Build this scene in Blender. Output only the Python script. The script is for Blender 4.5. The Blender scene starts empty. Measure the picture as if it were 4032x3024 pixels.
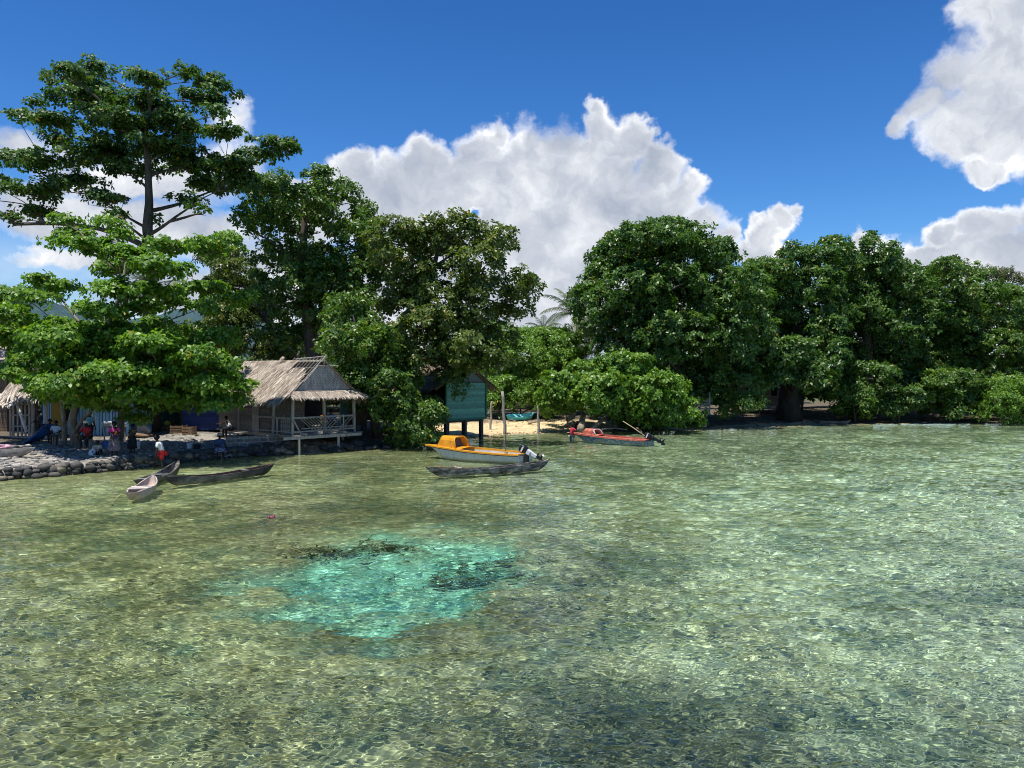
import bpy, bmesh, math, random
import numpy as np
from mathutils import Vector, Matrix, Quaternion, noise as mnoise
R = math.radians
sc = bpy.context.scene
COL = sc.collection
rnd = random.Random(7)
rng = np.random.default_rng(11)

# ------------------------------------------------------------------ naming
def tag(o, label=None, cat=None, group=None, kind=None):
    if label: o['label'] = label
    if cat: o['category'] = cat
    if group: o['group'] = group
    if kind: o['kind'] = kind
    return o

def empty(name, loc=(0, 0, 0), rz=0.0):
    o = bpy.data.objects.new(name, None)
    COL.objects.link(o)
    o.location = loc
    o.rotation_euler = (0, 0, rz)
    o.empty_display_size = 0.2
    return o

# ------------------------------------------------------------------ node helper
class NT:
    def __init__(self, tree):
        self.t = tree
        tree.nodes.clear()
    def n(self, typ, ins=None, **props):
        nd = self.t.nodes.new(typ)
        for k, v in props.items():
            setattr(nd, k, v)
        for k, v in (ins or {}).items():
            s = nd.inputs[k]
            if isinstance(v, bpy.types.NodeSocket):
                self.t.links.new(v, s)
            else:
                s.default_value = v
        return nd
    def m(self, op, a, b=0.0, c=0.0, clamp=False):
        return self.n('ShaderNodeMath', {0: a, 1: b, 2: c}, operation=op, use_clamp=clamp).outputs[0]
    def vm(self, op, a, b=(0, 0, 0), c=(0, 0, 0)):
        nd = self.n('ShaderNodeVectorMath', {0: a, 1: b, 2: c}, operation=op)
        return nd.outputs['Value'] if op in ('DOT_PRODUCT', 'LENGTH') else nd.outputs[0]
    def noise(self, vec, scale, detail=4, rough=0.55, dist=0.0):
        return self.n('ShaderNodeTexNoise', {'Vector': vec, 'Scale': scale, 'Detail': detail, 'Roughness': rough, 'Distortion': dist}).outputs['Fac']
    def ramp(self, fac, stops, interp='LINEAR'):
        nd = self.n('ShaderNodeValToRGB', {0: fac})
        r = nd.color_ramp
        r.interpolation = interp
        while len(r.elements) < len(stops):
            r.elements.new(0.5)
        for e, (p, c) in zip(r.elements, stops):
            e.position = p
            e.color = (*c, 1) if len(c) == 3 else c
        return nd.outputs[0]
    def mix(self, fac, a, b, blend='MIX'):
        nd = self.n('ShaderNodeMix', {0: fac}, data_type='RGBA', blend_type=blend)
        for i, v in ((6, a), (7, b)):
            if isinstance(v, bpy.types.NodeSocket):
                self.t.links.new(v, nd.inputs[i])
            else:
                nd.inputs[i].default_value = (*v, 1) if len(v) == 3 else v
        return nd.outputs[2]
    def mr(self, v, a, b, c=0.0, d=1.0, smooth=False):
        return self.n('ShaderNodeMapRange', {0: v, 1: a, 2: b, 3: c, 4: d}, interpolation_type='SMOOTHSTEP' if smooth else 'LINEAR').outputs[0]
    def attr(self, name):
        return self.n('ShaderNodeAttribute', attribute_name=name)

def new_mat(name):
    m = bpy.data.materials.new(name)
    m.use_nodes = True
    return m, NT(m.node_tree)

def pbr(nt, col, rough=0.7, bump=None, bstr=0.3, bdist=0.02, metal=0.0, spec=0.5):
    ins = {'Base Color': col if isinstance(col, bpy.types.NodeSocket) else (*col, 1), 'Roughness': rough, 'Metallic': metal, 'Specular IOR Level': spec}
    if bump is not None:
        ins['Normal'] = nt.n('ShaderNodeBump', {'Height': bump, 'Strength': bstr, 'Distance': bdist}).outputs[0]
    p = nt.n('ShaderNodeBsdfPrincipled', ins)
    o = nt.n('ShaderNodeOutputMaterial', {0: p.outputs[0]})
    return p

def mottled(name, c1, c2, scale=3.0, rough=0.75, stretch=(1, 1, 1), bstr=0.3, bdist=0.01, c3=None, detail=5, spec=0.4, lo=0.3, hi=0.7):
    m, nt = new_mat(name)
    tc = nt.n('ShaderNodeTexCoord').outputs['Object']
    v = nt.vm('MULTIPLY', tc, stretch)
    f = nt.noise(v, scale, detail, 0.62)
    stops = [(lo, c1), (hi, c2)] if c3 is None else [(lo, c1), ((lo + hi) / 2, c2), (hi, c3)]
    col = nt.ramp(f, stops)
    f2 = nt.noise(v, scale * 5, 4, 0.6)
    pbr(nt, nt.mix(0.35, col, nt.mix(1.0, col, nt.ramp(f2, [(0.3, (.55, .55, .55)), (0.7, (1.25, 1.25, 1.25))]), 'MULTIPLY')), rough, f2, bstr, bdist, spec=spec)
    return m

# ------------------------------------------------------------------ camera geometry (photo pixels of the 4032 wide frame -> points)
FPX, CX, HY, CH = 3028.0, 2016.0, 1485.0, 4.0
def P(px, py, d):
    return Vector(((px - CX) / FPX * d, d, CH + (HY - py) / FPX * d))
def G(px, py, z=0.0):
    d = (CH - z) / ((py - HY) / FPX)
    return Vector(((px - CX) / FPX * d, d, z))
def PX(px, d):
    return (px - CX) / FPX * d

cam = bpy.data.cameras.new('camera')
cam.sensor_width = 36.0
cam.lens = 36.0 * FPX / 4032.0
cam.clip_end = 20000
camo = bpy.data.objects.new('camera', cam)
COL.objects.link(camo)
camo.location = (0, 0, CH)
camo.rotation_euler = (R(90) - math.atan(27 / FPX), 0, 0)
sc.camera = camo

sc.view_settings.view_transform = 'Standard'
sc.view_settings.look = 'None'
sc.view_settings.gamma = 1
sc.view_settings.exposure = EXPOSURE = 0.36
sc.cycles.use_denoising = True
sc.cycles.filter_width = 1.0
sc.cycles.denoising_prefilter = 'FAST'
sc.cycles.max_bounces = 9
sc.cycles.diffuse_bounces = 3
sc.cycles.glossy_bounces = 3
sc.cycles.transmission_bounces = 6
sc.cycles.transparent_max_bounces = 8
sc.cycles.sample_clamp_indirect = 6
sc.cycles.sample_clamp_direct = 0
sc.cycles.use_adaptive_sampling = True
sc.cycles.adaptive_threshold = 0.015

# ------------------------------------------------------------------ sun and sky
SUN = Vector((-0.17, -0.19, 0.95)).normalized()
sl = bpy.data.lights.new('sun', 'SUN')
sl.energy = 5.0
sl.angle = R(0.53)
sl.color = (1.0, 0.955, 0.88)
sl.cycles.is_caustics_light = True
so = bpy.data.objects.new('sun', sl)
COL.objects.link(so)
so.rotation_euler = SUN.to_track_quat('Z', 'Y').to_euler()
so.location = (-30, -10, 80)

def make_world():
    w = bpy.data.worlds.new('World')
    sc.world = w
    w.use_nodes = True
    nt = NT(w.node_tree)
    d = nt.n('ShaderNodeTexCoord').outputs['Generated']
    sky = nt.n('ShaderNodeTexSky', sky_type='NISHITA', sun_disc=False, sun_elevation=math.asin(SUN.z), sun_rotation=math.atan2(SUN.x, SUN.y), altitude=0, air_density=1.0, dust_density=0.35, ozone_density=2.2)
    xyz = nt.n('ShaderNodeSeparateXYZ', {0: d})
    hs = nt.n('ShaderNodeHueSaturation', {'Hue': 0.503, 'Saturation': 1.28, 'Value': 1.0, 'Color': sky.outputs[0]}).outputs[0]
    el = nt.mr(xyz.outputs[2], 0.0, 0.5)
    skyc = nt.mix(1.0, hs, nt.ramp(el, [(0.0, (0.86, 0.92, 1.0)), (0.35, (0.60, 0.90, 1.18)), (1.0, (0.42, 0.72, 0.98))]), 'MULTIPLY')
    # azimuth / elevation plane (degrees / 10)
    az = nt.m('MULTIPLY', nt.m('ARCTAN2', xyz.outputs[0], xyz.outputs[1]), 18 / math.pi)
    ev = nt.m('MULTIPLY', nt.m('ARCSINE', xyz.outputs[2]), 18 / math.pi)
    q = nt.n('ShaderNodeCombineXYZ', {0: az, 1: ev}).outputs[0]
    warp = nt.n('ShaderNodeTexNoise', {'Vector': q, 'Scale': 1.7, 'Detail': 5, 'Roughness': 0.6}).outputs['Color']
    warp = nt.vm('MULTIPLY', nt.vm('SUBTRACT', warp, (0.5, 0.5, 0.5)), (0.55, 0.55, 0))
    qw = nt.vm('ADD', q, warp)
    def ae(px, py):
        return (18 / math.pi * math.atan2(px - CX, FPX), 18 / math.pi * math.atan2(HY - py, math.hypot(px - CX, FPX)))
    lobes = [(1400, 650, 130, 120), (1300, 700, 95, 90), (1560, 680, 110, 110), (1700, 640, 130, 120), (1890, 580, 110, 130), (1945, 500, 75, 85), (2080, 600, 150, 140), (2200, 590, 120, 130),
             (2390, 520, 120, 130), (2360, 425, 55, 55), (2500, 530, 110, 110), (2590, 640, 110, 120), (2660, 780, 120, 120), (2760, 880, 95, 95), (2840, 930, 60, 60), (1500, 850, 260, 170), (1900, 760, 420, 170),
             (2300, 850, 450, 240), (2300, 1150, 560, 260), (1700, 1150, 350, 240), (2000, 1330, 700, 130), (1950, 960, 350, 140), (2000, 800, 600, 260), (2250, 700, 330, 200), (1650, 800, 380, 150),
             (900, 500, 95, 75), (940, 440, 40, 40), (60, 560, 130, 70), (250, 570, 120, 75), (560, 700, 420, 110), (650, 900, 480, 130), (330, 1010, 360, 50), (1000, 1050, 260, 150), (160, 960, 120, 40),
             (1150, 700, 90, 40), (1050, 690, 90, 50), (250, 820, 330, 130), (900, 640, 160, 90), (800, 1150, 500, 120), (1250, 850, 200, 200),
             (3800, 90, 110, 120), (3960, 130, 170, 200), (3720, 330, 120, 110), (3560, 495, 95, 55), (3660, 430, 110, 100), (3780, 500, 170, 150), (3960, 480, 180, 190), (3900, 300, 200, 260), (4050, 450, 200, 220), (3900, 640, 160, 60), (4200, 300, 280, 300),
             (3000, 930, 110, 70), (3080, 890, 80, 70), (3140, 850, 55, 45), (2960, 1000, 150, 70), (3440, 935, 80, 70), (3400, 985, 50, 40), (3700, 900, 130, 80), (3900, 870, 170, 90), (3880, 1010, 330, 130), (3600, 1010, 150, 70), (4150, 900, 200, 160), (4300, 1250, 500, 200),
             (-500, 700, 500, 180), (5000, 700, 300, 300), (-1200, 1100, 600, 200)]
    D = None
    for (px, py, rx, ry) in lobes:
        a, e = ae(px, py)
        a2, e2 = ae(px + rx, py)
        a3, e3 = ae(px, py - ry)
        sx, sy = 1 / (a2 - a), 1 / (e3 - e)
        v = nt.vm('MULTIPLY_ADD', qw, (sx, sy, 0), (-a * sx, -e * sy, 0))
        t = nt.vm('LENGTH', v)
        t = nt.m('MULTIPLY', nt.m('SUBTRACT', 1.0, t), min(1.5, 0.35 + rx / 300))
        D = t if D is None else nt.n('ShaderNodeMath', {0: D, 1: t, 2: 0.10}, operation='SMOOTH_MAX').outputs[0]
    hole_a, hole_e = ae(1850, 860)
    hv = nt.vm('MULTIPLY_ADD', qw, (1 / 0.30, 1 / 0.09, 0), (-hole_a / 0.30, -hole_e / 0.09, 0))
    hole = nt.m('MAXIMUM', nt.m('SUBTRACT', 1.0, nt.vm('LENGTH', hv)), 0.0)
    D = nt.m('SUBTRACT', D, nt.m('MULTIPLY', hole, 1.1))
    nz = nt.noise(qw, 2.1, 9, 0.58)
    nz2 = nt.noise(nt.vm('ADD', qw, (-0.07, 0.20, 0)), 2.1, 5, 0.58)
    nf = nt.noise(qw, 7.5, 6, 0.6)
    den = nt.m('ADD', nt.m('ADD', D, nt.m('MULTIPLY', nt.m('SUBTRACT', nz, 0.5), 0.36)), nt.m('MULTIPLY', nt.m('SUBTRACT', nf, 0.5), 0.22))
    soft = nt.mr(nt.noise(q, 0.8, 3, 0.5), 0.35, 0.65, 0.15, 0.48)
    soft = nt.m('ADD', soft, nt.mr(az, -1.3, -2.3, 0.0, 0.45))
    alpha = nt.mr(nt.m('DIVIDE', den, soft), -0.1, 1.0, smooth=True)
    # thin veil low down
    veil = nt.m('MULTIPLY', nt.mr(ev, 0.95, 0.1), nt.mr(nt.noise(nt.vm('MULTIPLY', q, (0.6, 1.6, 0)), 1.3, 5, 0.6), 0.30, 0.60))
    alpha = nt.m('MAXIMUM', alpha, nt.m('MULTIPLY', veil, 0.85))
    core = nt.mr(D, 0.05, 0.42, smooth=True)
    rel = nt.m('MULTIPLY', nt.m('SUBTRACT', nz, nz2), 1.5)
    big = nt.m('MULTIPLY', nt.m('SUBTRACT', nt.noise(qw, 1.1, 4, 0.5), 0.5), 1.2)
    br = nt.m('ADD', nt.m('SUBTRACT', 0.98, nt.m('MULTIPLY', core, 0.50)), nt.m('ADD', rel, big))
    cc = nt.ramp(br, [(0.10, (0.36, 0.41, 0.50)), (0.45, (0.52, 0.555, 0.625)), (0.75, (0.72, 0.745, 0.79)), (1.0, (0.98, 0.98, 0.98))])
    cc = nt.vm('SCALE', cc)
    nt.t.nodes[-1].inputs['Scale'].default_value = 9.2
    fin = nt.mix(alpha, skyc, cc)
    bg = nt.n('ShaderNodeBackground', {0: fin, 1: 0.10})
    nt.n('ShaderNodeOutputWorld', {0: bg.outputs[0]})
    w.cycles.sampling_method = 'MANUAL'
    w.cycles.sample_map_resolution = 512
make_world()

# ------------------------------------------------------------------ mesh collector
class MB:
    """collects solids and surfaces; build() links them as ONE mesh object"""
    def __init__(self):
        self.v, self.f, self.c = [], [], []
        self.cur = 0.0
    def add(self, vs, fs):
        b = len(self.v)
        self.v += [tuple(p) for p in vs]
        self.f += [tuple(i + b for i in f) for f in fs]
        self.c += [self.cur] * len(fs)
    def box(self, c, s, rot=None, taper=1.0):
        x, y, z = s[0] / 2, s[1] / 2, s[2] / 2
        pts = [Vector((sx * x * (taper if sz > 0 else 1), sy * y * (taper if sz > 0 else 1), sz * z)) for sz in (-1, 1) for sy in (-1, 1) for sx in (-1, 1)]
        if rot is not None: pts = [rot @ p for p in pts]
        c = Vector(c)
        self.add([p + c for p in pts], [(0, 2, 3, 1), (4, 5, 7, 6), (0, 1, 5, 4), (2, 6, 7, 3), (0, 4, 6, 2), (1, 3, 7, 5)])
    def beam(self, a, b, w, h, up=(0, 0, 1)):
        a, b = Vector(a), Vector(b)
        z = (b - a); L = z.length
        if L < 1e-6: return
        z = z / L
        u = Vector(up)
        x = u.cross(z)
        if x.length < 1e-3: x = Vector((1, 0, 0)).cross(z)
        x.normalize(); y = z.cross(x)
        self.box((a + b) / 2, (w, h, L), Matrix((x, y, z)).transposed())
    def tube(self, pts, rad, n=8, cap=True, wob=0.0):
        pts = [Vector(p) for p in pts]
        if not hasattr(rad, '__len__'): rad = [rad] * len(pts)
        vs, fs = [], []
        u = None
        for i, p in enumerate(pts):
            t = (pts[min(i + 1, len(pts) - 1)] - pts[max(i - 1, 0)])
            if t.length < 1e-6: t = Vector((0, 0, 1))
            t.normalize()
            if u is None:
                u = t.orthogonal().normalized()
            else:
                u = (u - t * u.dot(t))
                u = u.normalized() if u.length > 1e-4 else t.orthogonal().normalized()
            w = t.cross(u)
            for k in range(n):
                a = 2 * math.pi * k / n
                r = rad[i] * (1 + (rnd.uniform(-wob, wob) if wob else 0))
                vs.append(p + (u * math.cos(a) + w * math.sin(a)) * r)
        for i in range(len(pts) - 1):
            for k in range(n):
                fs.append((i * n + k, i * n + (k + 1) % n, (i + 1) * n + (k + 1) % n, (i + 1) * n + k))
        if cap:
            fs.append(tuple(reversed(range(n))))
            fs.append(tuple(range((len(pts) - 1) * n, len(pts) * n)))
        self.add(vs, fs)
    def lathe(self, prof, n=16, c=(0, 0, 0), rot=None, squash=1.0):
        vs, fs = [], []
        c = Vector(c)
        for r, z in prof:
            for k in range(n):
                a = 2 * math.pi * k / n
                p = Vector((r * math.cos(a), r * squash * math.sin(a), z))
                if rot is not None: p = rot @ p
                vs.append(p + c)
        for i in range(len(prof) - 1):
            for k in range(n):
                fs.append((i * n + k, i * n + (k + 1) % n, (i + 1) * n + (k + 1) % n, (i + 1) * n + k))
        fs.append(tuple(reversed(range(n))))
        fs.append(tuple(range((len(prof) - 1) * n, len(prof) * n)))
        self.add(vs, fs)
    def grid(self, rows, closed=False):
        n = len(rows[0]); vs = [p for r in rows for p in r]; fs = []
        for i in range(len(rows) - 1):
            for k in range(n if closed else n - 1):
                fs.append((i * n + k, i * n + (k + 1) % n, (i + 1) * n + (k + 1) % n, (i + 1) * n + k))
        self.add(vs, fs)
    def lump(self, c, s, seed=0, sub=2, amp=0.25, rot=None):
        bm = bmesh.new()
        bmesh.ops.create_icosphere(bm, subdivisions=sub, radius=1.0)
        c = Vector(c)
        vs = []
        for v in bm.verts:
            d = v.co.normalized()
            k = 1 + amp * mnoise.noise(d * 1.3 + Vector((seed * 3.1, seed * 1.7, seed))) + amp * 0.4 * mnoise.noise(d * 3.1 + Vector((seed, seed * 2.3, 0)))
            p = Vector((d.x * s[0] * k, d.y * s[1] * k, d.z * s[2] * k))
            if rot is not None: p = rot @ p
            vs.append(p + c)
        self.add(vs, [tuple(v.index for v in f.verts) for f in bm.faces])
        bm.free()
    def build(self, name, mat, parent=None, smooth=False, bevel=0.0, loc=None, rz=None, solid=0.0):
        me = bpy.data.meshes.new(name)
        me.from_pydata(self.v, [], self.f)
        mats = mat if isinstance(mat, (list, tuple)) else [mat]
        for m in mats: me.materials.append(m)
        a = me.attributes.new('rnd', 'FLOAT', 'FACE')
        a.data.foreach_set('value', np.array(self.c, dtype=np.float32))
        me.validate()
        if smooth:
            me.polygons.foreach_set('use_smooth', [True] * len(me.polygons))
        o = bpy.data.objects.new(name, me)
        COL.objects.link(o)
        if parent is not None: o.parent = parent
        if loc is not None: o.location = loc
        if rz is not None: o.rotation_euler = (0, 0, rz)
        if solid:
            md = o.modifiers.new('thick', 'SOLIDIFY'); md.thickness = solid; md.offset = 0
        if bevel:
            md = o.modifiers.new('bevel', 'BEVEL'); md.width = bevel; md.segments = 2; md.limit_method = 'ANGLE'
        return o

# ------------------------------------------------------------------ ground: one sheet, sea bed + shore + land to the horizon
SHORE_PX = [(-2500, 2040), (-1200, 1975), (-400, 1915), (0, 1892), (300, 1868), (600, 1838), (750, 1815), (1000, 1795), (1200, 1788), (1400, 1774), (1560, 1763), (1700, 1745), (1800, 1738), (1850, 1722), (1960, 1714), (2120, 1708),
            (2250, 1703), (2400, 1700), (2500, 1702), (2700, 1697), (2850, 1690), (3000, 1683), (3200, 1677), (3400, 1671), (3700, 1668), (4032, 1668), (5000, 1668), (9000, 1668)]
SHORE = np.array([tuple(G(x, y))[:2] for x, y in SHORE_PX])
SHORE = np.vstack([[SHORE[0][0] - 3000, SHORE[0][1] - 200], SHORE, [SHORE[-1][0] + 3000, SHORE[-1][1] + 50]])

def shore_dist(x, y):
    """signed distance: positive on the land side"""
    x = np.asarray(x, float); y = np.asarray(y, float)
    best = np.full(x.shape, 1e9); sgn = np.ones(x.shape)
    for (ax, ay), (bx, by) in zip(SHORE[:-1], SHORE[1:]):
        dx, dy = bx - ax, by - ay
        t = np.clip(((x - ax) * dx + (y - ay) * dy) / (dx * dx + dy * dy), 0, 1)
        ex, ey = x - (ax + t * dx), y - (ay + t * dy)
        dd = np.hypot(ex, ey)
        cr = dx * (y - ay) - dy * (x - ax)
        m = dd < best
        best = np.where(m, dd, best); sgn = np.where(m, np.sign(cr), sgn)
    return best * sgn

_perm = rng.uniform(0, 6.28, (3, 40, 2)); _dirs = rng.uniform(0, 6.28, (3, 40))
def fbm(x, y, lo, hi, n=14, s=0):
    """sum of sines with wavelengths lo..hi, about -1..1"""
    z = 0 * np.asarray(x, float); tot = 0
    for i in range(n):
        L = lo * (hi / lo) ** (i / max(1, n - 1)); th = _dirs[s, i]
        a = L ** 0.5
        z = z + a * np.sin(2 * math.pi / L * (x * math.cos(th) + y * math.sin(th)) + _perm[s, i, 0] + 1.6 * np.sin(2 * math.pi / (L * 2.3) * (y * math.cos(th) - x * math.sin(th)) + _perm[s, i, 1]))
        tot += a * a
    return z / math.sqrt(tot / 2) / 1.6

POOL = Vector((-2.45, 16.8))
def sstep(a, b, t):
    t = np.clip((t - a) / (b - a), 0, 1)
    return t * t * (3 - 2 * t)

def pool_mask(x, y):
    u = (x - POOL.x - 0.10 * (y - 17)) / 3.3
    v = (y - POOL.y) / 4.7
    rr = np.hypot(u, v) + 0.26 * fbm(x, y, 0.7, 4.5, 12, 1)
    return sstep(1.12, 0.10, rr)

def ground_z(x, y):
    x = np.asarray(x, float); y = np.asarray(y, float)
    s = shore_dist(x, y)
    n1 = fbm(x, y, 1.5, 9, 12, 0); n2 = fbm(x, y, 0.35, 1.5, 12, 2)
    # sea bed
    sea = -0.16 - 0.62 * (1 - np.exp(np.minimum(s, 0) / 6.5)) + 0.10 * n1 * np.clip(-s / 4, 0, 1) + 0.035 * n2 - 0.8 * pool_mask(x, y)
    sea = sea + np.clip(s / 1.2 + 1, 0, 1) * 0.16
    # land of three kinds
    wall = sstep(0.05, 0.22, s) * 0.40 + np.clip(s, 0, 14) * 0.024 + 0.03 * n1
    beach = np.clip(s, 0, 9) * 0.085 + 0.02 * n1 * np.clip(s, 0, 1)
    flat = np.clip(s, 0, 12) * 0.055 + 0.05 * n1 * np.clip(s / 2, 0, 1)
    wl = sstep(-7.5, -9.5, x)
    wr = sstep(6.0, 9.0, x)
    land = wall * wl + (1 - wl) * (beach * (1 - wr) + flat * wr)
    far = np.clip((s - 25) / 60, 0, 1)
    land = land + far * 1.5
    return np.where(s > 0, land, sea)

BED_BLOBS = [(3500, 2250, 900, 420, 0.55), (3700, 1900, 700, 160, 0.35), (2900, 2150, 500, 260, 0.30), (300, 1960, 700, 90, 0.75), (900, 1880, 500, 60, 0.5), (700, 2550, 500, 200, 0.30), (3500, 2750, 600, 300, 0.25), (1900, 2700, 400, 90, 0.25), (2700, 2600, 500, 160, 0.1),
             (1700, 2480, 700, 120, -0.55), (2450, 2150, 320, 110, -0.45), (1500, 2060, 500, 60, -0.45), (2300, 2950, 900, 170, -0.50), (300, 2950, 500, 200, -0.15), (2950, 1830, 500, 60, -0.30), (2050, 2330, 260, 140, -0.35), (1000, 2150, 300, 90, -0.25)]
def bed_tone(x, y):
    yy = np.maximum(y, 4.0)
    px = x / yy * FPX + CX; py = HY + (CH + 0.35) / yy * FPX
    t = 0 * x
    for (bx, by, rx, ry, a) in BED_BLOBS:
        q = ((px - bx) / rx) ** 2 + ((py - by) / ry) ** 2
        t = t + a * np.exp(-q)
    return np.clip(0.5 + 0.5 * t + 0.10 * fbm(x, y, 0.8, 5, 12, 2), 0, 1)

def gz(x, y):
    return float(ground_z(np.array([x]), np.array([y]))[0])

def axis(dense, lo, hi, g=1.28):
    a = list(dense)
    st = a[1] - a[0]
    left = []
    x, s = a[0], st
    while x > lo:
        s *= g; x -= s; left.append(x)
    st = a[-1] - a[-2]
    right = []
    x, s = a[-1], st
    while x < hi:
        s *= g; x += s; right.append(x)
    return np.array(left[::-1] + a + right)

def grid_mesh(name, X, Y, Z, mat, smooth=True):
    m, n = X.shape
    me = bpy.data.meshes.new(name)
    v = np.stack([X, Y, Z], -1).reshape(-1, 3).astype(np.float32)
    i = np.arange((m - 1) * (n - 1)); r = i // (n - 1); c = i % (n - 1); a = r * n + c
    F = np.stack([a, a + 1, a + n + 1, a + n], -1).astype(np.int32)
    set_mesh(me, v, F, smooth)
    me.materials.append(mat)
    o = bpy.data.objects.new(name, me)
    COL.objects.link(o)
    return o

def set_mesh(me, v, F, smooth=False):
    nf, k = F.shape
    me.vertices.add(len(v)); me.vertices.foreach_set('co', v.reshape(-1).astype(np.float32))
    me.loops.add(nf * k); me.loops.foreach_set('vertex_index', F.reshape(-1).astype(np.int32))
    me.polygons.add(nf)
    me.polygons.foreach_set('loop_start', np.arange(0, nf * k, k, dtype=np.int32))
    me.polygons.foreach_set('loop_total', np.full(nf, k, dtype=np.int32))
    if smooth: me.polygons.foreach_set('use_smooth', np.ones(nf, dtype=bool))
    me.update(calc_edges=True)

def make_ground():
    xs = axis(np.arange(-34, 52, 0.16), -3500, 3500)
    ys = axis(np.arange(5, 75, 0.16), -600, 4500)
    X, Y = np.meshgrid(xs, ys)
    Z = ground_z(X, Y)
    m, nt = new_mat('ground_soil_sand_and_rubble')
    tc = nt.n('ShaderNodeTexCoord').outputs['Object']
    za = nt.attr('zone'); zone = za.outputs['Color']; tone = za.outputs['Alpha']
    sep = nt.n('ShaderNodeSeparateColor', {0: zone})
    pool, beach, stony = sep.outputs[0], sep.outputs[1], sep.outputs[2]
    zz = nt.n('ShaderNodeSeparateXYZ', {0: tc}).outputs[2]
    # sea bed: pale coral sand, olive weed, dark rubble
    nL = nt.noise(tc, 0.16, 5, 0.6)
    nM = nt.noise(tc, 0.85, 6, 0.65)
    nS = nt.noise(tc, 5.5, 5, 0.7)
    vor = nt.n('ShaderNodeTexVoronoi', {'Vector': tc, 'Scale': 7.0, 'Randomness': 1.0}, feature='F1')
    rub = nt.ramp(nt.n('ShaderNodeSeparateColor', {0: vor.outputs['Color']}).outputs[0], [(0.0, (0.045, 0.045, 0.028)), (0.4, (0.14, 0.135, 0.075)), (0.7, (0.26, 0.245, 0.14)), (1.0, (0.56, 0.53, 0.36))])
    sandc = nt.ramp(nS, [(0.3, (0.13, 0.125, 0.062)), (0.55, (0.27, 0.255, 0.135)), (0.72, (0.42, 0.395, 0.23))])
    bed = nt.mix(0.38, sandc, rub)
    weed = nt.mr(nt.m('ADD', nt.m('MULTIPLY', nL, 1.0), nt.m('MULTIPLY', nM, 0.9)), 0.94, 1.08, smooth=True)
    bed = nt.mix(nt.m('MULTIPLY', weed, 0.78), bed, nt.ramp(nS, [(0.3, (0.035, 0.042, 0.022)), (0.7, (0.15, 0.14, 0.07))]))
    pale = nt.mr(nt.m('SUBTRACT', nt.noise(tc, 0.45, 5, 0.6), nt.m('MULTIPLY', weed, 0.2)), 0.52, 0.66)
    bed = nt.mix(nt.m('MULTIPLY', pale, 0.45), bed, (0.50, 0.48, 0.30))
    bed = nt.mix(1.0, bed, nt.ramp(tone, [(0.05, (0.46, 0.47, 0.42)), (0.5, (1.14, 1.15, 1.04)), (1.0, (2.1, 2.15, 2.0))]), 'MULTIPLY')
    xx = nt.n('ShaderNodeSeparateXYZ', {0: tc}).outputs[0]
    bed = nt.mix(nt.mr(nt.m('ADD', xx, nt.m('MULTIPLY', nt.m('SUBTRACT', nL, 0.5), 14)), -4, 7), bed, nt.mix(1.0, bed, (0.99, 1.12, 1.40), 'MULTIPLY'))  # reflected sky tint put into the bed colour towards the right
    poolc = nt.ramp(nM, [(0.28, (0.12, 0.27, 0.19)), (0.44, (0.20, 0.49, 0.36)), (0.62, (0.36, 0.70, 0.53))])  # turquoise of deep water put into the bed colour, no absorption
    bed = nt.mix(nt.mr(nt.m('ADD', pool, nt.m('MULTIPLY', nt.m('SUBTRACT', nM, 0.5), 0.45)), -0.02, 0.85), bed, poolc)
    # beach
    bc = nt.ramp(nt.noise(tc, 1.6, 6, 0.65), [(0.3, (0.42, 0.30, 0.15)), (0.5, (0.60, 0.46, 0.26)), (0.75, (0.68, 0.54, 0.33))])
    wet = nt.mr(zz, 0.10, 0.0)
    bc = nt.mix(nt.m('MULTIPLY', wet, 0.55), bc, (0.20, 0.15, 0.08))
    # stony grey shore ground
    v2 = nt.n('ShaderNodeTexVoronoi', {'Vector': tc, 'Scale': 5.5}, feature='F1')
    st = nt.ramp(nt.n('ShaderNodeSeparateColor', {0: v2.outputs['Color']}).outputs[0], [(0.0, (0.10, 0.095, 0.085)), (0.5, (0.20, 0.19, 0.17)), (1.0, (0.42, 0.40, 0.36))])
    st = nt.mix(nt.mr(nt.noise(tc, 0.8, 5), 0.42, 0.62), st, (0.30, 0.27, 0.23))
    # soil with litter under the trees
    soil = nt.ramp(nt.noise(tc, 2.5, 6, 0.7), [(0.3, (0.05, 0.042, 0.03)), (0.55, (0.13, 0.105, 0.07)), (0.75, (0.27, 0.22, 0.15))])
    green = nt.ramp(nt.noise(tc, 0.3, 5, 0.7), [(0.4, (0.05, 0.08, 0.02)), (0.6, (0.11, 0.15, 0.04))])
    inland = nt.mr(zz, 0.75, 1.1)
    land = nt.mix(inland, soil, green)
    land = nt.mix(beach, land, bc)
    land = nt.mix(stony, land, st)
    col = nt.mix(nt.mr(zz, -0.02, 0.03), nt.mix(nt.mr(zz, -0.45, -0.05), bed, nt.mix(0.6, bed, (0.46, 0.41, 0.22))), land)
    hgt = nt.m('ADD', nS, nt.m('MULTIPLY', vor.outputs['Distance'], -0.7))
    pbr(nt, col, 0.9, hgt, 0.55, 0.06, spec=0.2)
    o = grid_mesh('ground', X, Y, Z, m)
    tag(o, kind='structure')
    s = shore_dist(X, Y)
    pm = pool_mask(X, Y)
    be = sstep(-7.5, -5.5, X) * sstep(9.5, 6.5, X) * sstep(7.5, 5.0, s + 0.8 * fbm(X, Y, 1, 5, 10, 1))
    be = np.maximum(be, 0.75 * sstep(9, 12, X) * sstep(30, 24, X) * sstep(3.2, 1.6, s + 0.9 * fbm(X, Y, 1, 5, 10, 2)))
    stn = sstep(-11.5, -13.5, X) * sstep(12, 7, s)
    c = np.ones((X.size, 4), np.float32)
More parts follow.
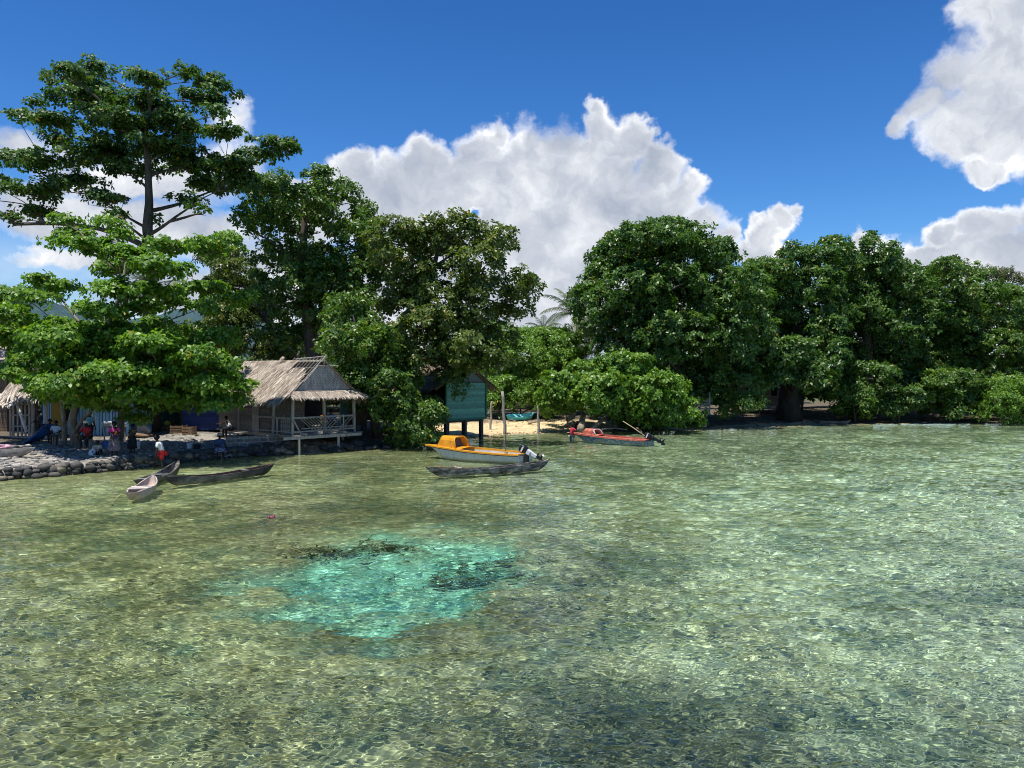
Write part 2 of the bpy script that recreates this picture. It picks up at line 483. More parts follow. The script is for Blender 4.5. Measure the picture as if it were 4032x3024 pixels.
    c[:, 0] = pm.ravel(); c[:, 1] = be.ravel(); c[:, 2] = stn.ravel(); c[:, 3] = bed_tone(X, Y).ravel()
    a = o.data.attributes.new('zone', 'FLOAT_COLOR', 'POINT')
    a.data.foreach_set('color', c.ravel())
    o.cycles.is_caustics_receiver = True
    return o
GROUND = make_ground()

# ------------------------------------------------------------------ water: a closed body with real ripples on its top
WV = []
_wr = np.random.default_rng(5)
for i in range(72):
    L = 0.085 * (1.5 / 0.085) ** (_wr.uniform(0, 1) ** 1.75)
    th = R(90) + _wr.normal(0, 0.5)
    WV.append((2 * math.pi / L, math.cos(th), math.sin(th), _wr.uniform(0, 6.28), L))
def wave_z(x, y, sp):
    z = 0 * x
    for k, cx, cy, ph, L in WV:
        fade = np.clip((L / sp - 2.5) / 2.0, 0, 1)
        z = z + fade * 0.0022 * (L / 0.5) ** 0.92 * np.sin(k * (cx * x + cy * y) + ph + 0.5 * np.sin(0.9 * x * cy - 0.8 * y * cx + ph * 3))
    return z

def make_water():
    d = [5.5]
    while d[-1] < 78:
        d.append(d[-1] + max(0.022, 0.022 * (d[-1] / 9) ** 0.9))
    ys = axis(d, -400, 2500, 1.6)
    ts = axis(np.linspace(-1, 1, 1300), -60, 60, 1.6)
    T, Y = np.meshgrid(ts, ys)
    half = np.clip(Y, 5.5, 78) * 0.72 + 1.5
    X = T * half
    sp = np.maximum(half * 2 / 1300, np.gradient(Y, axis=0))
    s = shore_dist(X, Y)
    amp = (0.45 + 0.55 * sstep(0.5, 12, -s)) * (1.0 + 0.30 * fbm(X, Y, 3, 14, 10, 1)) * (0.75 + 0.75 * sstep(-8, 14, X))
    Z = wave_z(X, Y, sp) * amp * np.where((np.abs(T) > 1.01) | (Y < 5.4) | (Y > 78.5), 0, 1)
    m, n = X.shape
    v = np.stack([X, Y, Z], -1).reshape(-1, 3)
    i = np.arange((m - 1) * (n - 1)); r = i // (n - 1); c = i % (n - 1); a = r * n + c
    F = np.stack([a, a + 1, a + n + 1, a + n], -1)
    # skirt and floor close the body
    idx = np.concatenate([np.arange(n), np.arange(1, m) * n + n - 1, (m - 1) * n + np.arange(n - 2, -1, -1), np.arange(m - 2, 0, -1) * n])
    b0 = len(v)
    low = v[idx].copy(); low[:, 2] = -9
    cc = np.array([[0.0, 30.0, -9.0]])
    v = np.vstack([v, low, cc])
    k = len(idx); j = np.arange(k); jn = (j + 1) % k
    side = np.stack([idx[jn], idx[j], b0 + j, b0 + jn], -1)
    mt, nt = new_mat('clear_lagoon_water')
    g = nt.n('ShaderNodeBsdfGlass', {'Color': (0.90, 0.982, 0.93, 1), 'Roughness': 0.0, 'IOR': 1.333})
    nt.n('ShaderNodeOutputMaterial', {0: g.outputs[0]})
    me = bpy.data.meshes.new('water')
    tri = np.stack([b0 + jn, b0 + j, np.full(k, b0 + k)], -1)
    allv = v.astype(np.float32)
    quads = np.vstack([F, side]).astype(np.int32)
    loops = np.concatenate([quads.ravel(), tri.ravel().astype(np.int32)])
    tot = np.concatenate([np.full(len(quads), 4), np.full(len(tri), 3)]).astype(np.int32)
    st = np.concatenate([[0], np.cumsum(tot)[:-1]]).astype(np.int32)
    me.vertices.add(len(allv)); me.vertices.foreach_set('co', allv.ravel())
    me.loops.add(len(loops)); me.loops.foreach_set('vertex_index', loops)
    me.polygons.add(len(tot)); me.polygons.foreach_set('loop_start', st); me.polygons.foreach_set('loop_total', tot)
    me.polygons.foreach_set('use_smooth', np.concatenate([np.ones(len(F), bool), np.zeros(len(tot) - len(F), bool)]))
    me.update(calc_edges=True)
    me.materials.append(mt)
    o = bpy.data.objects.new('water', me)
    COL.objects.link(o)
    tag(o, kind='structure')
    o.cycles.is_caustics_caster = True
    return o
WATER = make_water()
# ------------------------------------------------------------------ trees
def leaf_mat(name, cols, old=(0.30, 0.20, 0.04), old_at=0.975, trans=0.28, rough=0.36, tcol=(1.5, 1.7, 0.5)):
    """cols: dark..light leaf colours picked per leaf"""
    m, nt = new_mat(name)
    f = nt.attr('rnd').outputs['Fac']
    n = len(cols)
    stops = [(0.03 + (old_at - 0.06) * i / (n - 1), c) for i, c in enumerate(cols)] + [(old_at, cols[-1]), (min(0.999, old_at + 0.012), old)]
    col = nt.ramp(f, stops)
    tc = nt.n('ShaderNodeTexCoord').outputs['Object']
    col = nt.mix(1.0, col, nt.ramp(nt.noise(tc, 0.55, 3, 0.5), [(0.3, (0.80, 0.84, 0.85)), (0.7, (1.18, 1.12, 1.0))]), 'MULTIPLY')
    p = nt.n('ShaderNodeBsdfPrincipled', {'Base Color': col, 'Roughness': rough, 'Specular IOR Level': 0.42})
    t = nt.n('ShaderNodeBsdfTranslucent', {0: nt.mix(1.0, col, tcol, 'MULTIPLY')})
    mx = nt.n('ShaderNodeMixShader', {0: trans, 1: p.outputs[0], 2: t.outputs[0]})
    nt.n('ShaderNodeOutputMaterial', {0: mx.outputs[0]})
    return m

LEAF_DARK = leaf_mat('deep_green_leaf', [(0.034, 0.080, 0.020), (0.060, 0.130, 0.028), (0.092, 0.180, 0.036), (0.135, 0.235, 0.050)], rough=0.40)
LEAF_TALL = leaf_mat('glossy_dark_leaf', [(0.030, 0.075, 0.022), (0.052, 0.115, 0.028), (0.080, 0.155, 0.036), (0.115, 0.20, 0.044)], rough=0.50)
LEAF_MID = leaf_mat('mid_green_leaf', [(0.032, 0.078, 0.016), (0.064, 0.136, 0.024), (0.105, 0.195, 0.032), (0.165, 0.255, 0.042)], old=(0.30, 0.22, 0.04), old_at=0.97, rough=0.40)
LEAF_OLIVE = leaf_mat('olive_leaf', [(0.036, 0.068, 0.016), (0.074, 0.122, 0.024), (0.120, 0.172, 0.034), (0.185, 0.215, 0.046)], old=(0.30, 0.17, 0.05), old_at=0.94, rough=0.40)
LEAF_BRIGHT = leaf_mat('fresh_green_leaf', [(0.050, 0.125, 0.016), (0.095, 0.205, 0.024), (0.155, 0.285, 0.034), (0.235, 0.360, 0.048)], old=(0.42, 0.36, 0.05), old_at=0.985, trans=0.34, rough=0.45)
LEAF_BUSH = leaf_mat('bright_bush_leaf', [(0.050, 0.120, 0.018), (0.092, 0.195, 0.026), (0.145, 0.270, 0.038), (0.220, 0.345, 0.056)], old=(0.40, 0.36, 0.06), old_at=0.975, trans=0.30, rough=0.42)
LEAF_GREY = leaf_mat('thin_greyish_leaf', [(0.075, 0.095, 0.042), (0.115, 0.138, 0.060), (0.155, 0.172, 0.085)], old=(0.26, 0.20, 0.10), old_at=0.9)
LEAF_FAR = leaf_mat('far_leaf', [(0.028, 0.064, 0.018), (0.054, 0.110, 0.028), (0.090, 0.160, 0.040)])
BARK = mottled('grey_brown_bark', (0.045, 0.036, 0.026), (0.15, 0.125, 0.095), 4.0, 0.9, (1, 1, 0.25), 0.6, 0.03)
BARK_SHADED = mottled('shade_darkened_bark', (0.016, 0.013, 0.010), (0.05, 0.042, 0.032), 4.0, 0.9, (1, 1, 0.25), 0.6, 0.03)  # shade under the crown put into the bark colour
BARK_PALE = mottled('pale_flaky_bark', (0.10, 0.085, 0.06), (0.30, 0.26, 0.20), 6.0, 0.9, (1, 1, 0.4), 0.6, 0.02)
DRIFT = mottled('bleached_driftwood', (0.16, 0.12, 0.08), (0.42, 0.35, 0.26), 5.0, 0.9, (1, 1, 0.3), 0.5, 0.02)

def leaves_mesh(name, pos, nrm, L, per, mat, parent, W=0.50, spread=(-0.45, 0.75), seed=0, tone=None, droop=0.0):
    """rosettes of kite shaped leaves: pos/nrm (n,3), L leaf length"""
    r = np.random.default_rng(seed + 77)
    n = len(pos)
    nrm = nrm / np.linalg.norm(nrm, axis=1, keepdims=True)
    h = np.where(np.abs(nrm[:, 2:3]) < 0.9, np.array([[0, 0, 1.0]]), np.array([[1.0, 0, 0]]))
    u = np.cross(h, nrm); u /= np.linalg.norm(u, axis=1, keepdims=True)
    w = np.cross(nrm, u)
    P_, N_, U_, W_ = (np.repeat(a, per, 0) for a in (pos, nrm, u, w))
    k = n * per
    az = np.tile(np.arange(per) * 2 * math.pi / per, n) + np.repeat(r.uniform(0, 6.28, n), per) + r.normal(0, 0.25, k)
    e = r.uniform(spread[0], spread[1], k)
    rad = U_ * np.cos(az)[:, None] + W_ * np.sin(az)[:, None]
    d = rad * np.cos(e)[:, None] + N_ * np.sin(e)[:, None]
    d[:, 2] -= droop
    d /= np.linalg.norm(d, axis=1, keepdims=True)
    side = np.cross(N_, d); side /= (np.linalg.norm(side, axis=1, keepdims=True) + 1e-6)
    up = np.cross(d, side)
    roll = r.normal(0, 0.45, k)[:, None]
    side2 = side * np.cos(roll) + up * np.sin(roll)
    up2 = np.cross(d, side2)
    ll = (L * r.uniform(0.62, 1.15, k))[:, None]
    hw = ll * W * 0.5
    base = P_ + d * ll * 0.08 + r.normal(0, L * 0.12, (k, 3))
    mid = base + d * ll * 0.62 + up2 * ll * 0.05
    tip = base + d * ll - up2 * ll * 0.06 - np.array([[0, 0, 1]]) * ll * 0.08
    v = np.stack([base, mid + side2 * hw, tip, mid - side2 * hw], 1).reshape(-1, 3)
    F = np.arange(k * 4).reshape(k, 4)
    me = bpy.data.meshes.new(name)
    set_mesh(me, v, F)
    a = me.attributes.new('rnd', 'FLOAT', 'FACE')
    t = r.beta(1.5, 1.5, k)
    if tone is not None: t = np.clip(t * 0.72 + np.repeat(tone, per) * 0.28, 0, 1)
    oldm = r.uniform(0, 1, k) > 0.985
    t = np.where(oldm, 1.0, np.minimum(t, 0.96))
    a.data.foreach_set('value', t.astype(np.float32))
    me.materials.append(mat)
    o = bpy.data.objects.new(name, me)
    COL.objects.link(o)
    if parent is not None: o.parent = parent
    return o

def crown_points(clusters, d, dens, seed, depth=1.0, flat=0.0, lumpy=0.22, inner=0.55, fat=1.0):
    """clusters in photo pixels (px,py,rx,ry[,dd]) at distance d -> rosette positions and normals, cluster centres"""
    r = np.random.default_rng(seed)
    PP, NN, TT, C = [], [], [], []
    for c in clusters:
        px, py, rx, ry = c[:4]
        dd = c[4] if len(c) > 4 else r.uniform(-1, 1) * 2.2 * depth
        D = d + dd
        ctr = np.array(P(px, py, D))
        rx, ry = rx * 1.10 * fat, ry * 1.14 * fat
        ax = np.array([rx * D / FPX, max(rx, ry) * D / FPX * (0.95 if flat == 0 else 1.0), ry * D / FPX])
        C.append((Vector(ctr), Vector(ax)))
        area = 4 * math.pi * ((ax[0] * ax[1]) ** 1.6 + (ax[0] * ax[2]) ** 1.6 + (ax[1] * ax[2]) ** 1.6) ** (1 / 1.6) / 3 ** (1 / 1.6)
        n = max(8, int(area * dens * 1.9))
        # sub clumps sitting on the cluster
        m = max(4, int(area / 1.05))
        sd = r.normal(0, 1, (m, 3)); sd /= np.linalg.norm(sd, axis=1, keepdims=True)
        lowz = -0.25 if flat else -0.72
        sd[:, 2] = np.where(sd[:, 2] < lowz, -sd[:, 2] * 0.7, sd[:, 2])
        sr = r.uniform(inner, 0.97, m) * np.where(r.uniform(0, 1, m) < 0.16, r.uniform(1.1, 1.35, m), 1.0)
        sc_ = ctr + sd * ax * sr[:, None]
        srad = r.uniform(0.38, 0.72, m)
        st = r.uniform(0, 1, m)
        which = r.integers(0, m, n)
        g = r.normal(0, 1, (n, 3)); g /= np.linalg.norm(g, axis=1, keepdims=True)
        g[:, 2] = np.where((g[:, 2] < -0.1) & (r.uniform(0, 1, n) < (0.7 if flat else 0.4)), -g[:, 2], g[:, 2])
        rr = srad[which] * r.uniform(0.55, 1.05, n)
        sq = np.array([1.0, 1.0, 0.75 if flat == 0 else 0.5])
        p = sc_[which] + g * rr[:, None] * sq
        nm = g * 0.85 + sd[which] * 0.6 + np.array([0, 0, 0.42 + flat])
        PP.append(p); NN.append(nm); TT.append(st[which])
    return np.vstack(PP), np.vstack(NN), np.concatenate(TT), C

def limb(mb, a, b, r0, r1, sag=0.0, n=6, seed=0, wob=0.25, up=0.0):
    rr = random.Random(seed)
    a, b = Vector(a), Vector(b)
    L = (b - a).length
    pts = []
    ph = rr.uniform(0, 6)
    off = Vector((rr.uniform(-1, 1), rr.uniform(-1, 1), rr.uniform(-.4, .4))) * wob * L * 0.18
    for i in range(n + 1):
        t = i / n
        p = a.lerp(b, t) + off * math.sin(math.pi * t) + Vector((math.sin(ph + 5 * t), math.cos(ph + 4 * t), 0)) * 0.02 * L * math.sin(math.pi * t)
        p.z += up * L * math.sin(math.pi * t) - sag * L * t * (1 - t)
        pts.append(p)
    rad = [r0 + (r1 - r0) * (i / n) ** 0.8 for i in range(n + 1)]
    mb.tube(pts, rad, 7 if r0 > 0.08 else 5, cap=True, wob=0.06)
    return pts

def tree(name, label, clusters, d, trunk, tr, leaf, dens=7.0, per=7, L=0.26, W=0.5, seed=1, depth=1.0, flat=0.0, bark=BARK, group=None, cat='tree', back=0, inner=0.55, forks=None, spread=(-0.45, 0.75), twigs=3, lb=0.05, droop=0.0, back_shift=3.5, fat=1.0):
    """trunk: list of points (world); clusters hang on limbs that leave the trunk"""
    root = empty(name, trunk[0])
    tag(root, label, cat, group)
    inv = Vector(trunk[0])
    rr = random.Random(seed)
    cl = list(clusters)
    # the unseen far half of the crown
    for c in list(clusters)[::max(1, back)] if back else []:
        cl.append((c[0] + rr.uniform(-40, 40), c[1] + rr.uniform(-10, 40), c[2], c[3], back_shift + rr.uniform(0, 3) * depth))
    pos, nrm, tone, C = crown_points(cl, d, dens, seed, depth, flat, inner=inner, fat=fat)
    pos = pos - np.array(inv)
    leaves_mesh('crown', pos, nrm, L, per, leaf, root, W, spread, seed, tone, droop)
    mb = MB()
    tp = [Vector(p) - inv for p in trunk]
    n = len(tp)
    mb.tube(tp, tr, 10, wob=0.05)
    mb.build('trunk', bark, root, smooth=True)
    lm = MB()
    cand = []
    for j in range(max(1, n // 3), n):
        for q in (0.0, 0.33, 0.66):
            cand.append((tp[j].lerp(tp[min(j + 1, n - 1)], q), tr[j] * 0.62))
    order = sorted(range(len(C)), key=lambda i: min((C[i][0] - inv - q).length for q, _ in cand))
    for i in order:
        c, ax = C[i]
        c = c - inv + Vector((0, 0, -ax.z * 0.3))
        best = None
        for q, rq in cand:
            v = c - q
            cost = v.length * (1.0 + max(0.0, -v.z / (v.length + .01)) * 1.5) + max(0.0, 0.5 * math.hypot(v.x, v.y) - v.z) * 0.7 + (0.9 if rq < 0.03 else 0) + 0.12 / (rq + 0.02)
            if best is None or cost < best[0]: best = (cost, q, rq)
        q, rq = best[1], best[2]
        Ls = (c - q).length
        r0 = min(rq, (0.030 + 0.015 * Ls) * lb / 0.05)
        pts = limb(lm, q, c, r0, max(0.014, r0 * 0.35), n=7, seed=seed * 100 + i, up=0.05, wob=0.6)
        for k in (2, 3, 4, 5, 6, 7):
            cand.append((pts[k], max(0.012, r0 * (1 - 0.085 * k))))
        for k in range(twigs):
            s = pts[rr.randint(4, 7)]
            dv = Vector((rr.gauss(0, 1), rr.gauss(0, 1), abs(rr.gauss(0, .8)))).normalized()
            limb(lm, s, c + Vector((dv.x * ax.x, dv.y * ax.y, dv.z * ax.z)) * 0.8, max(0.010, r0 * 0.35), 0.006, n=4, seed=seed * 31 + i * 7 + k)
    lm.build('limb', bark, root, smooth=True)
    return root

S1 = 1.8228   # overview pixels -> photo pixels
# tall spreading almond tree, far left
c = [(277, 296, 100, 38), (392, 285, 70, 42), (330, 345, 120, 40), (579, 325, 105, 38), (753, 315, 70, 42), (862, 345, 70, 50), (730, 225+60, 40, 24), (362, 400, 170, 55), (603, 430, 170, 55), (814, 400, 110, 48), (150, 417, 42, 22), (90, 477, 62, 24), (211, 489, 120, 42),
     (482, 500, 190, 55), (723, 513, 150, 50), (862, 453, 60, 28), (904, 537, 90, 38), (1085, 580, 100, 30), (1150, 596, 58, 16), (1025, 622, 90, 26), (663, 590, 170, 48), (430, 590, 170, 45), (211, 556, 70, 28), (60, 634, 110, 42), (181, 655, 130, 45), (362, 640, 150, 46),
     (512, 675, 120, 40), (753, 655, 170, 42), (934, 660, 130, 45), (930, 720, 90, 50), (20, 740, 100, 50), (150, 770, 130, 58), (300, 740, 120, 52), (420, 795, 85, 45), (151, 845, 100, 28), (60, 875, 40, 36), (830, 745, 130, 40), (760, 800, 70, 32), (980, 740, 60, 70), (802, 835, 28, 34), (470, 850, 50, 22), (612, 872, 24, 30),
     (-150, 640, 130, 50), (-120, 760, 120, 50), (-200, 820, 60, 40)]
c = [(x, y, rx * 0.90, ry * 0.84) for x, y, rx, ry in c]
tree('almond_tree', 'tallest tree, dark layered crown spreading over a bare upright trunk', c, 46,
     [P(590, 1700, 47), P(600, 1500, 46.5), P(585, 1200, 46), P(590, 980, 46), P(583, 900, 46), P(590, 800, 46), P(585, 640, 46), P(570, 480, 46), P(560, 360, 46)], [0.62, 0.44, 0.36, 0.33, 0.31, 0.24, 0.18, 0.11, 0.05],
     LEAF_TALL, dens=4.0, per=7, L=0.28, W=0.60, seed=3, depth=1.4, flat=0.25, inner=0.25, bark=BARK, twigs=3, lb=0.075)
# fresh green almond tree in front of it, near the sea wall
c = [(260, 875, 48, 28), (320, 925, 60, 32), (434, 885, 55, 34), (470, 930, 60, 30), (235, 953, 70, 22), (362, 977, 110, 36), (512, 1010, 130, 52), (663, 977, 120, 38), (800, 965, 90, 30), (860, 985, 90, 30), (904, 950, 60, 24), (620, 1060, 150, 55), (440, 1065, 120, 40),
     (150, 1104, 60, 22), (211, 1140, 110, 32), (110, 1175, 80, 24), (500, 1150, 170, 48), (660, 1165, 120, 46), (814, 1140, 120, 36), (955, 1170, 80, 24), (55, 1250, 90, 50), (219, 1300, 130, 62), (400, 1240, 130, 60), (560, 1220, 120, 60), (766, 1215, 110, 42), (900, 1190, 70, 30),
     (100, 1350, 110, 60), (300, 1450, 160, 60), (640, 1320, 120, 60), (450, 1330, 140, 60), (750, 1480, 120, 60), (620, 1480, 140, 60), (365, 1385, 150, 75), (240, 1400, 120, 70), (540, 1420, 150, 80), (700, 1400, 130, 80), (857, 1349, 105, 62), (830, 1440, 120, 70), (900, 1500, 70, 60), (273, 1513, 150, 60), (420, 1520, 130, 60), (547, 1550, 150, 55), (690, 1530, 120, 60), (802, 1560, 130, 55), (911, 1580, 60, 46), (120, 1420, 90, 60), (160, 1510, 70, 40),
     (-60, 1330, 120, 80), (-20, 1230, 80, 50), (460, 1600, 90, 36), (600, 1610, 60, 30), (530, 1655, 42, 28), (770, 1610, 50, 30), (960, 1530, 40, 40)]
c = [(x, y, rx * (0.84 if y < 1260 else 0.95), ry * (0.70 if y < 1260 else 0.9), rnd.uniform(-3.2, 2.2)) for x, y, rx, ry in c]
c += [(x, y, rx, ry, dd) for x, y, rx, ry, dd in ((380, 1590, 90, 40, -1.5), (700, 1585, 100, 42, -2), (860, 1600, 70, 36, -2), (560, 1570, 110, 44, -3), (300, 1560, 110, 44, -2.5), (170, 1560, 80, 36, -1), (480, 1480, 130, 52, -3.5), (760, 1430, 110, 56, -3), (240, 1340, 120, 50, -3), (600, 1370, 130, 56, -3.5), (60, 1480, 90, 46, -1), (390, 1310, 120, 50, 1.5), (830, 1520, 80, 44, -3))]
root2 = tree('almond_tree', 'fresh green low almond tree shading the crowd by the sea wall', c, 37.5,
     [P(300, 1765, 38), P(285, 1650, 38), P(330, 1480, 37.8), P(420, 1300, 37.6), P(480, 1150, 37.5), P(500, 1020, 37.5)], [0.26, 0.20, 0.18, 0.15, 0.10, 0.04],
     LEAF_BRIGHT, dens=6.8, per=8, L=0.25, W=0.60, seed=5, flat=0.15, inner=0.3, bark=BARK_PALE, lb=0.055, droop=0.1)
mb = MB()
inv = Vector(P(300, 1765, 38))
for pts, r in (([P(250, 1770, 38.4), P(255, 1690, 38.4), P(246, 1610, 38.3), P(240, 1500, 38), P(220, 1400, 37.5)], [.13, .12, .11, .09, .05]),
               ([P(296, 1700, 38), P(330, 1645, 37.7), P(370, 1605, 37.2), P(420, 1575, 37.4), P(470, 1520, 37.6)], [.12, .10, .08, .05, .03]),
               ([P(470, 1740, 40), P(480, 1600, 40), P(490, 1450, 39.5), P(560, 1350, 39)], [.20, .18, .15, .08])):
    mb.tube([p - inv for p in pts], r, 9, wob=0.06)
mb.build('trunk', BARK_PALE, root2, smooth=True)
# high crown behind the thatched hut
c = [(1019, 746, 80, 48), (966, 880, 45, 60), (1098, 719, 72, 36), (1257, 719, 75, 52), (1330, 760, 55, 40), (1383, 786, 52, 42), (1198, 799, 110, 66), (999, 830, 70, 56), (1437, 852, 62, 40), (1098, 885, 125, 75), (1264, 890, 120, 85), (1400, 918, 100, 66), (1470, 900, 60, 50), (1098, 1011, 95, 75), (1231, 1031, 120, 85), (1065, 1090, 65, 60),
     (1397, 1011, 100, 75), (1165, 1130, 105, 75), (1297, 1104, 110, 80), (1420, 1090, 80, 70), (1120, 1230, 80, 70), (1240, 1210, 100, 70), (1370, 1190, 100, 70), (1040, 1180, 45, 40), (1300, 1290, 90, 50), (1090, 1330, 70, 50), (1180, 1330, 80, 40), (1470, 1010, 90, 76), (1490, 1110, 80, 66), (1450, 1190, 80, 60)]
tree('broadleaf_tree', 'high dark crowned tree rising right behind the thatched veranda hut', c, 51,
     [P(1245, 1640, 51), P(1240, 1450, 51), P(1215, 1250, 51), P(1190, 1050, 51), P(1200, 880, 51), P(1205, 760, 51)], [0.75, 0.55, 0.42, 0.32, 0.20, 0.06],
     LEAF_MID, dens=4.8, per=8, L=0.28, W=0.52, depth=1.3, spread=(-0.2, 0.8), seed=7, back=6, fat=0.93)
# olive tree behind, left of it
c = [(866, 1011, 85, 50), (919, 1075, 95, 52), (966, 1150, 95, 60), (850, 1120, 60, 50), (900, 1250, 95, 75), (1000, 1263, 105, 75), (866, 1340, 95, 70), (986, 1362, 115, 65), (1085, 1380, 95, 55), (780, 1330, 70, 60), (1050, 1200, 50, 40), (700, 1380, 80, 60), (620, 1330, 90, 60), (560, 1400, 80, 60)]
r5 = tree('broadleaf_tree', 'olive brown tree with a sloping bare limb left of the thatched hut roof', c, 56,
     [P(1180, 1600, 56), P(1160, 1420, 56), P(1080, 1300, 56), P(1000, 1190, 56), P(920, 1060, 56)], [0.42, 0.32, 0.24, 0.16, 0.05], LEAF_OLIVE, dens=7.0, per=7, L=0.25, seed=9, back=4, fat=0.93)
# wide tree in the centre
c = [(1529, 885, 62, 40), (1480, 940, 60, 50), (1582, 931, 105, 75), (1662, 878, 80, 42), (1781, 872, 105, 50), (1861, 875, 52, 42), (1927, 925, 85, 55), (1985, 925, 55, 45), (1728, 958, 130, 72), (1894, 998, 115, 55), (1529, 998, 95, 75), (1629, 1064, 115, 66), (1761, 1060, 120, 60), (2046, 1065, 50, 48), (2080, 1130, 38, 56), (2035, 1165, 62, 54),
     (1940, 1120, 80, 40), (1848, 1150, 105, 55), (2027, 1225, 42, 36), (1960, 1215, 55, 36), (1880, 1225, 70, 42), (1728, 1164, 115, 66), (1629, 1150, 90, 60), (1582, 1197, 105, 70), (1662, 1263, 120, 78), (1794, 1276, 115, 66), (1861, 1362, 125, 82), (1950, 1335, 85, 66), (1761, 1396, 115, 76), (1662, 1362, 100, 78),
     (1861, 1425, 95, 46), (1760, 1470, 70, 40), (1960, 1410, 60, 46), (1560, 1330, 70, 70)]
c = [(x, y + 28 if y < 1100 else y + 8, rx, ry) for x, y, rx, ry in c]
tree('broadleaf_tree', 'wide leaning tree with a ragged right arm above the green stilt house', c, 45.5,
     [P(1400, 1670, 46), P(1420, 1560, 46), P(1490, 1420, 46), P(1600, 1260, 45.8), P(1690, 1110, 45.5), P(1740, 940, 45.5)], [0.62, 0.50, 0.42, 0.34, 0.22, 0.06],
     LEAF_OLIVE, dens=4.8, per=8, L=0.28, spread=(-0.2, 0.8), seed=11, lb=0.05, depth=0.7, fat=0.90)
# dense lower tree between hut and stilt house
c = [(1383, 1225, 75, 62), (1397, 1296, 105, 75), (1330, 1349, 76, 60), (1463, 1362, 95, 76), (1397, 1429, 105, 76), (1529, 1429, 85, 66), (1430, 1495, 100, 62), (1529, 1515, 90, 66), (1350, 1520, 50, 50), (1463, 1561, 80, 54), (1563, 1595, 80, 46), (1480, 1620, 50, 30), (1600, 1475, 56, 56), (1620, 1530, 50, 40)]
tree('broadleaf_tree', 'dense mid green tree between the thatched hut and the green stilt house', c, 43.5,
     [P(1480, 1720, 45), P(1470, 1600, 44.5), P(1440, 1450, 44), P(1420, 1330, 43.8), P(1390, 1240, 43.5)], [0.28, 0.24, 0.18, 0.12, 0.04], LEAF_MID, dens=5.6, per=8, L=0.25, spread=(-0.2, 0.8), seed=13, back=3, depth=0.6, back_shift=1.5)
c = [(1629, 1634, 75, 52), (1690, 1650, 55, 54), (1600, 1690, 60, 42), (1660, 1705, 70, 36), (1570, 1655, 40, 40)]
tree('shrub', 'leafy shrub leaning over the water by the orange boat bow', c, 42.8, [G(1660, 1755, 0.05), P(1655, 1715, 42.8), P(1640, 1660, 42.8)], [0.07, 0.05, 0.02], LEAF_MID, dens=9.5, per=7, L=0.2, seed=15, depth=0.3, cat='shrub', back=2, back_shift=1.0)
# clump that hangs in front of the green wall
c = [(1806, 1548, 34, 36), (1775, 1500, 46, 24)]
tree('shrub', 'dark leafy branch end hanging in front of the green plank wall', c, 46.2, [P(1770, 1440, 47.5), P(1790, 1490, 46.8), P(1800, 1540, 46.2)], [0.06, 0.04, 0.02], LEAF_MID, dens=5, per=6, L=0.2, seed=16, depth=0.1, cat='branch')
# background thicket behind the beach
c = [(1948, 1312, 70, 46), (2033, 1345, 60, 42), (1972, 1373, 80, 46), (2111, 1330, 85, 36), (2171, 1335, 60, 36), (2081, 1403, 125, 60), (2201, 1380, 95, 55), (1960, 1433, 80, 60), (2171, 1451, 105, 66), (2051, 1481, 105, 55), (2262, 1342, 66, 60), (2250, 1440, 70, 60)]
tree('thicket_tree', 'bushy green tree behind the sandy beach under the coconut palm', c, 66, [P(2100, 1580, 67), P(2100, 1460, 67), P(2090, 1360, 66.5)], [0.25, 0.2, 0.06], LEAF_BUSH, dens=6.5, per=6, L=0.26, seed=17, back=2)
c = [(1990, 1535, 85, 42), (2051, 1565, 70, 32), (2141, 1523, 75, 45), (2130, 1580, 55, 30), (1960, 1590, 50, 30)]
tree('shrub', 'low leafy shrub at the back edge of the sandy beach', c, 62.5, [P(2050, 1640, 63), P(2050, 1590, 62.8), P(2050, 1530, 62.5)], [0.06, 0.05, 0.02], LEAF_BUSH, dens=6.5, per=6, L=0.26, seed=18, cat='shrub', depth=0.5, back=2, back_shift=1.5)
# the huge rounded tree right of the gap
c = [(2623, 896, 78, 28), (2500, 935, 85, 42), (2412, 957, 38, 38), (2593, 939, 130, 52), (2672, 921, 60, 42), (2775, 945, 58, 44), (2443, 1011, 110, 56), (2370, 1029, 50, 46), (2563, 1029, 140, 66), (2714, 1011, 130, 66), (2804, 1011, 80, 56), (2858, 1005, 50, 28), (2370, 1101, 68, 66), (2491, 1113, 130, 66), (2654, 1113, 140, 66), (2804, 1101, 120, 76),
     (2316, 1138, 42, 32), (2382, 1192, 88, 56), (2533, 1210, 140, 66), (2684, 1210, 140, 66), (2834, 1192, 110, 76), (2412, 1282, 110, 56), (2563, 1300, 140, 66), (2714, 1312, 140, 76), (2864, 1282, 100, 76), (2443, 1361, 110, 46), (2593, 1385, 130, 56), (2774, 1403, 130, 76), (2895, 1373, 88, 76), (2744, 1493, 100, 66), (2864, 1463, 100, 66),
     (2925, 1523, 80, 56), (2804, 1541, 80, 46), (2937, 1584, 60, 36), (2330, 1250, 60, 50), (2880, 1610, 60, 30), (2940, 1110, 70, 60), (2960, 1200, 70, 70), (2970, 1300, 80, 60), (2300, 1210, 50, 40), (2590, 900, 40, 22), (2700, 905, 34, 24), (2480, 925, 40, 22), (2840, 965, 34, 22)]
tree('broadleaf_tree', 'huge rounded dark green tree right of the gap with the palm', c, 61,
     [P(2700, 1660, 63), P(2680, 1500, 63), P(2640, 1300, 62.5), P(2610, 1100, 62), P(2600, 960, 61)], [0.9, 0.7, 0.5, 0.3, 0.08], LEAF_DARK, dens=3.7, per=9, L=0.36, W=0.46, seed=19, back=2, depth=1.5, inner=0.7, fat=0.88, spread=(-0.1, 0.85))
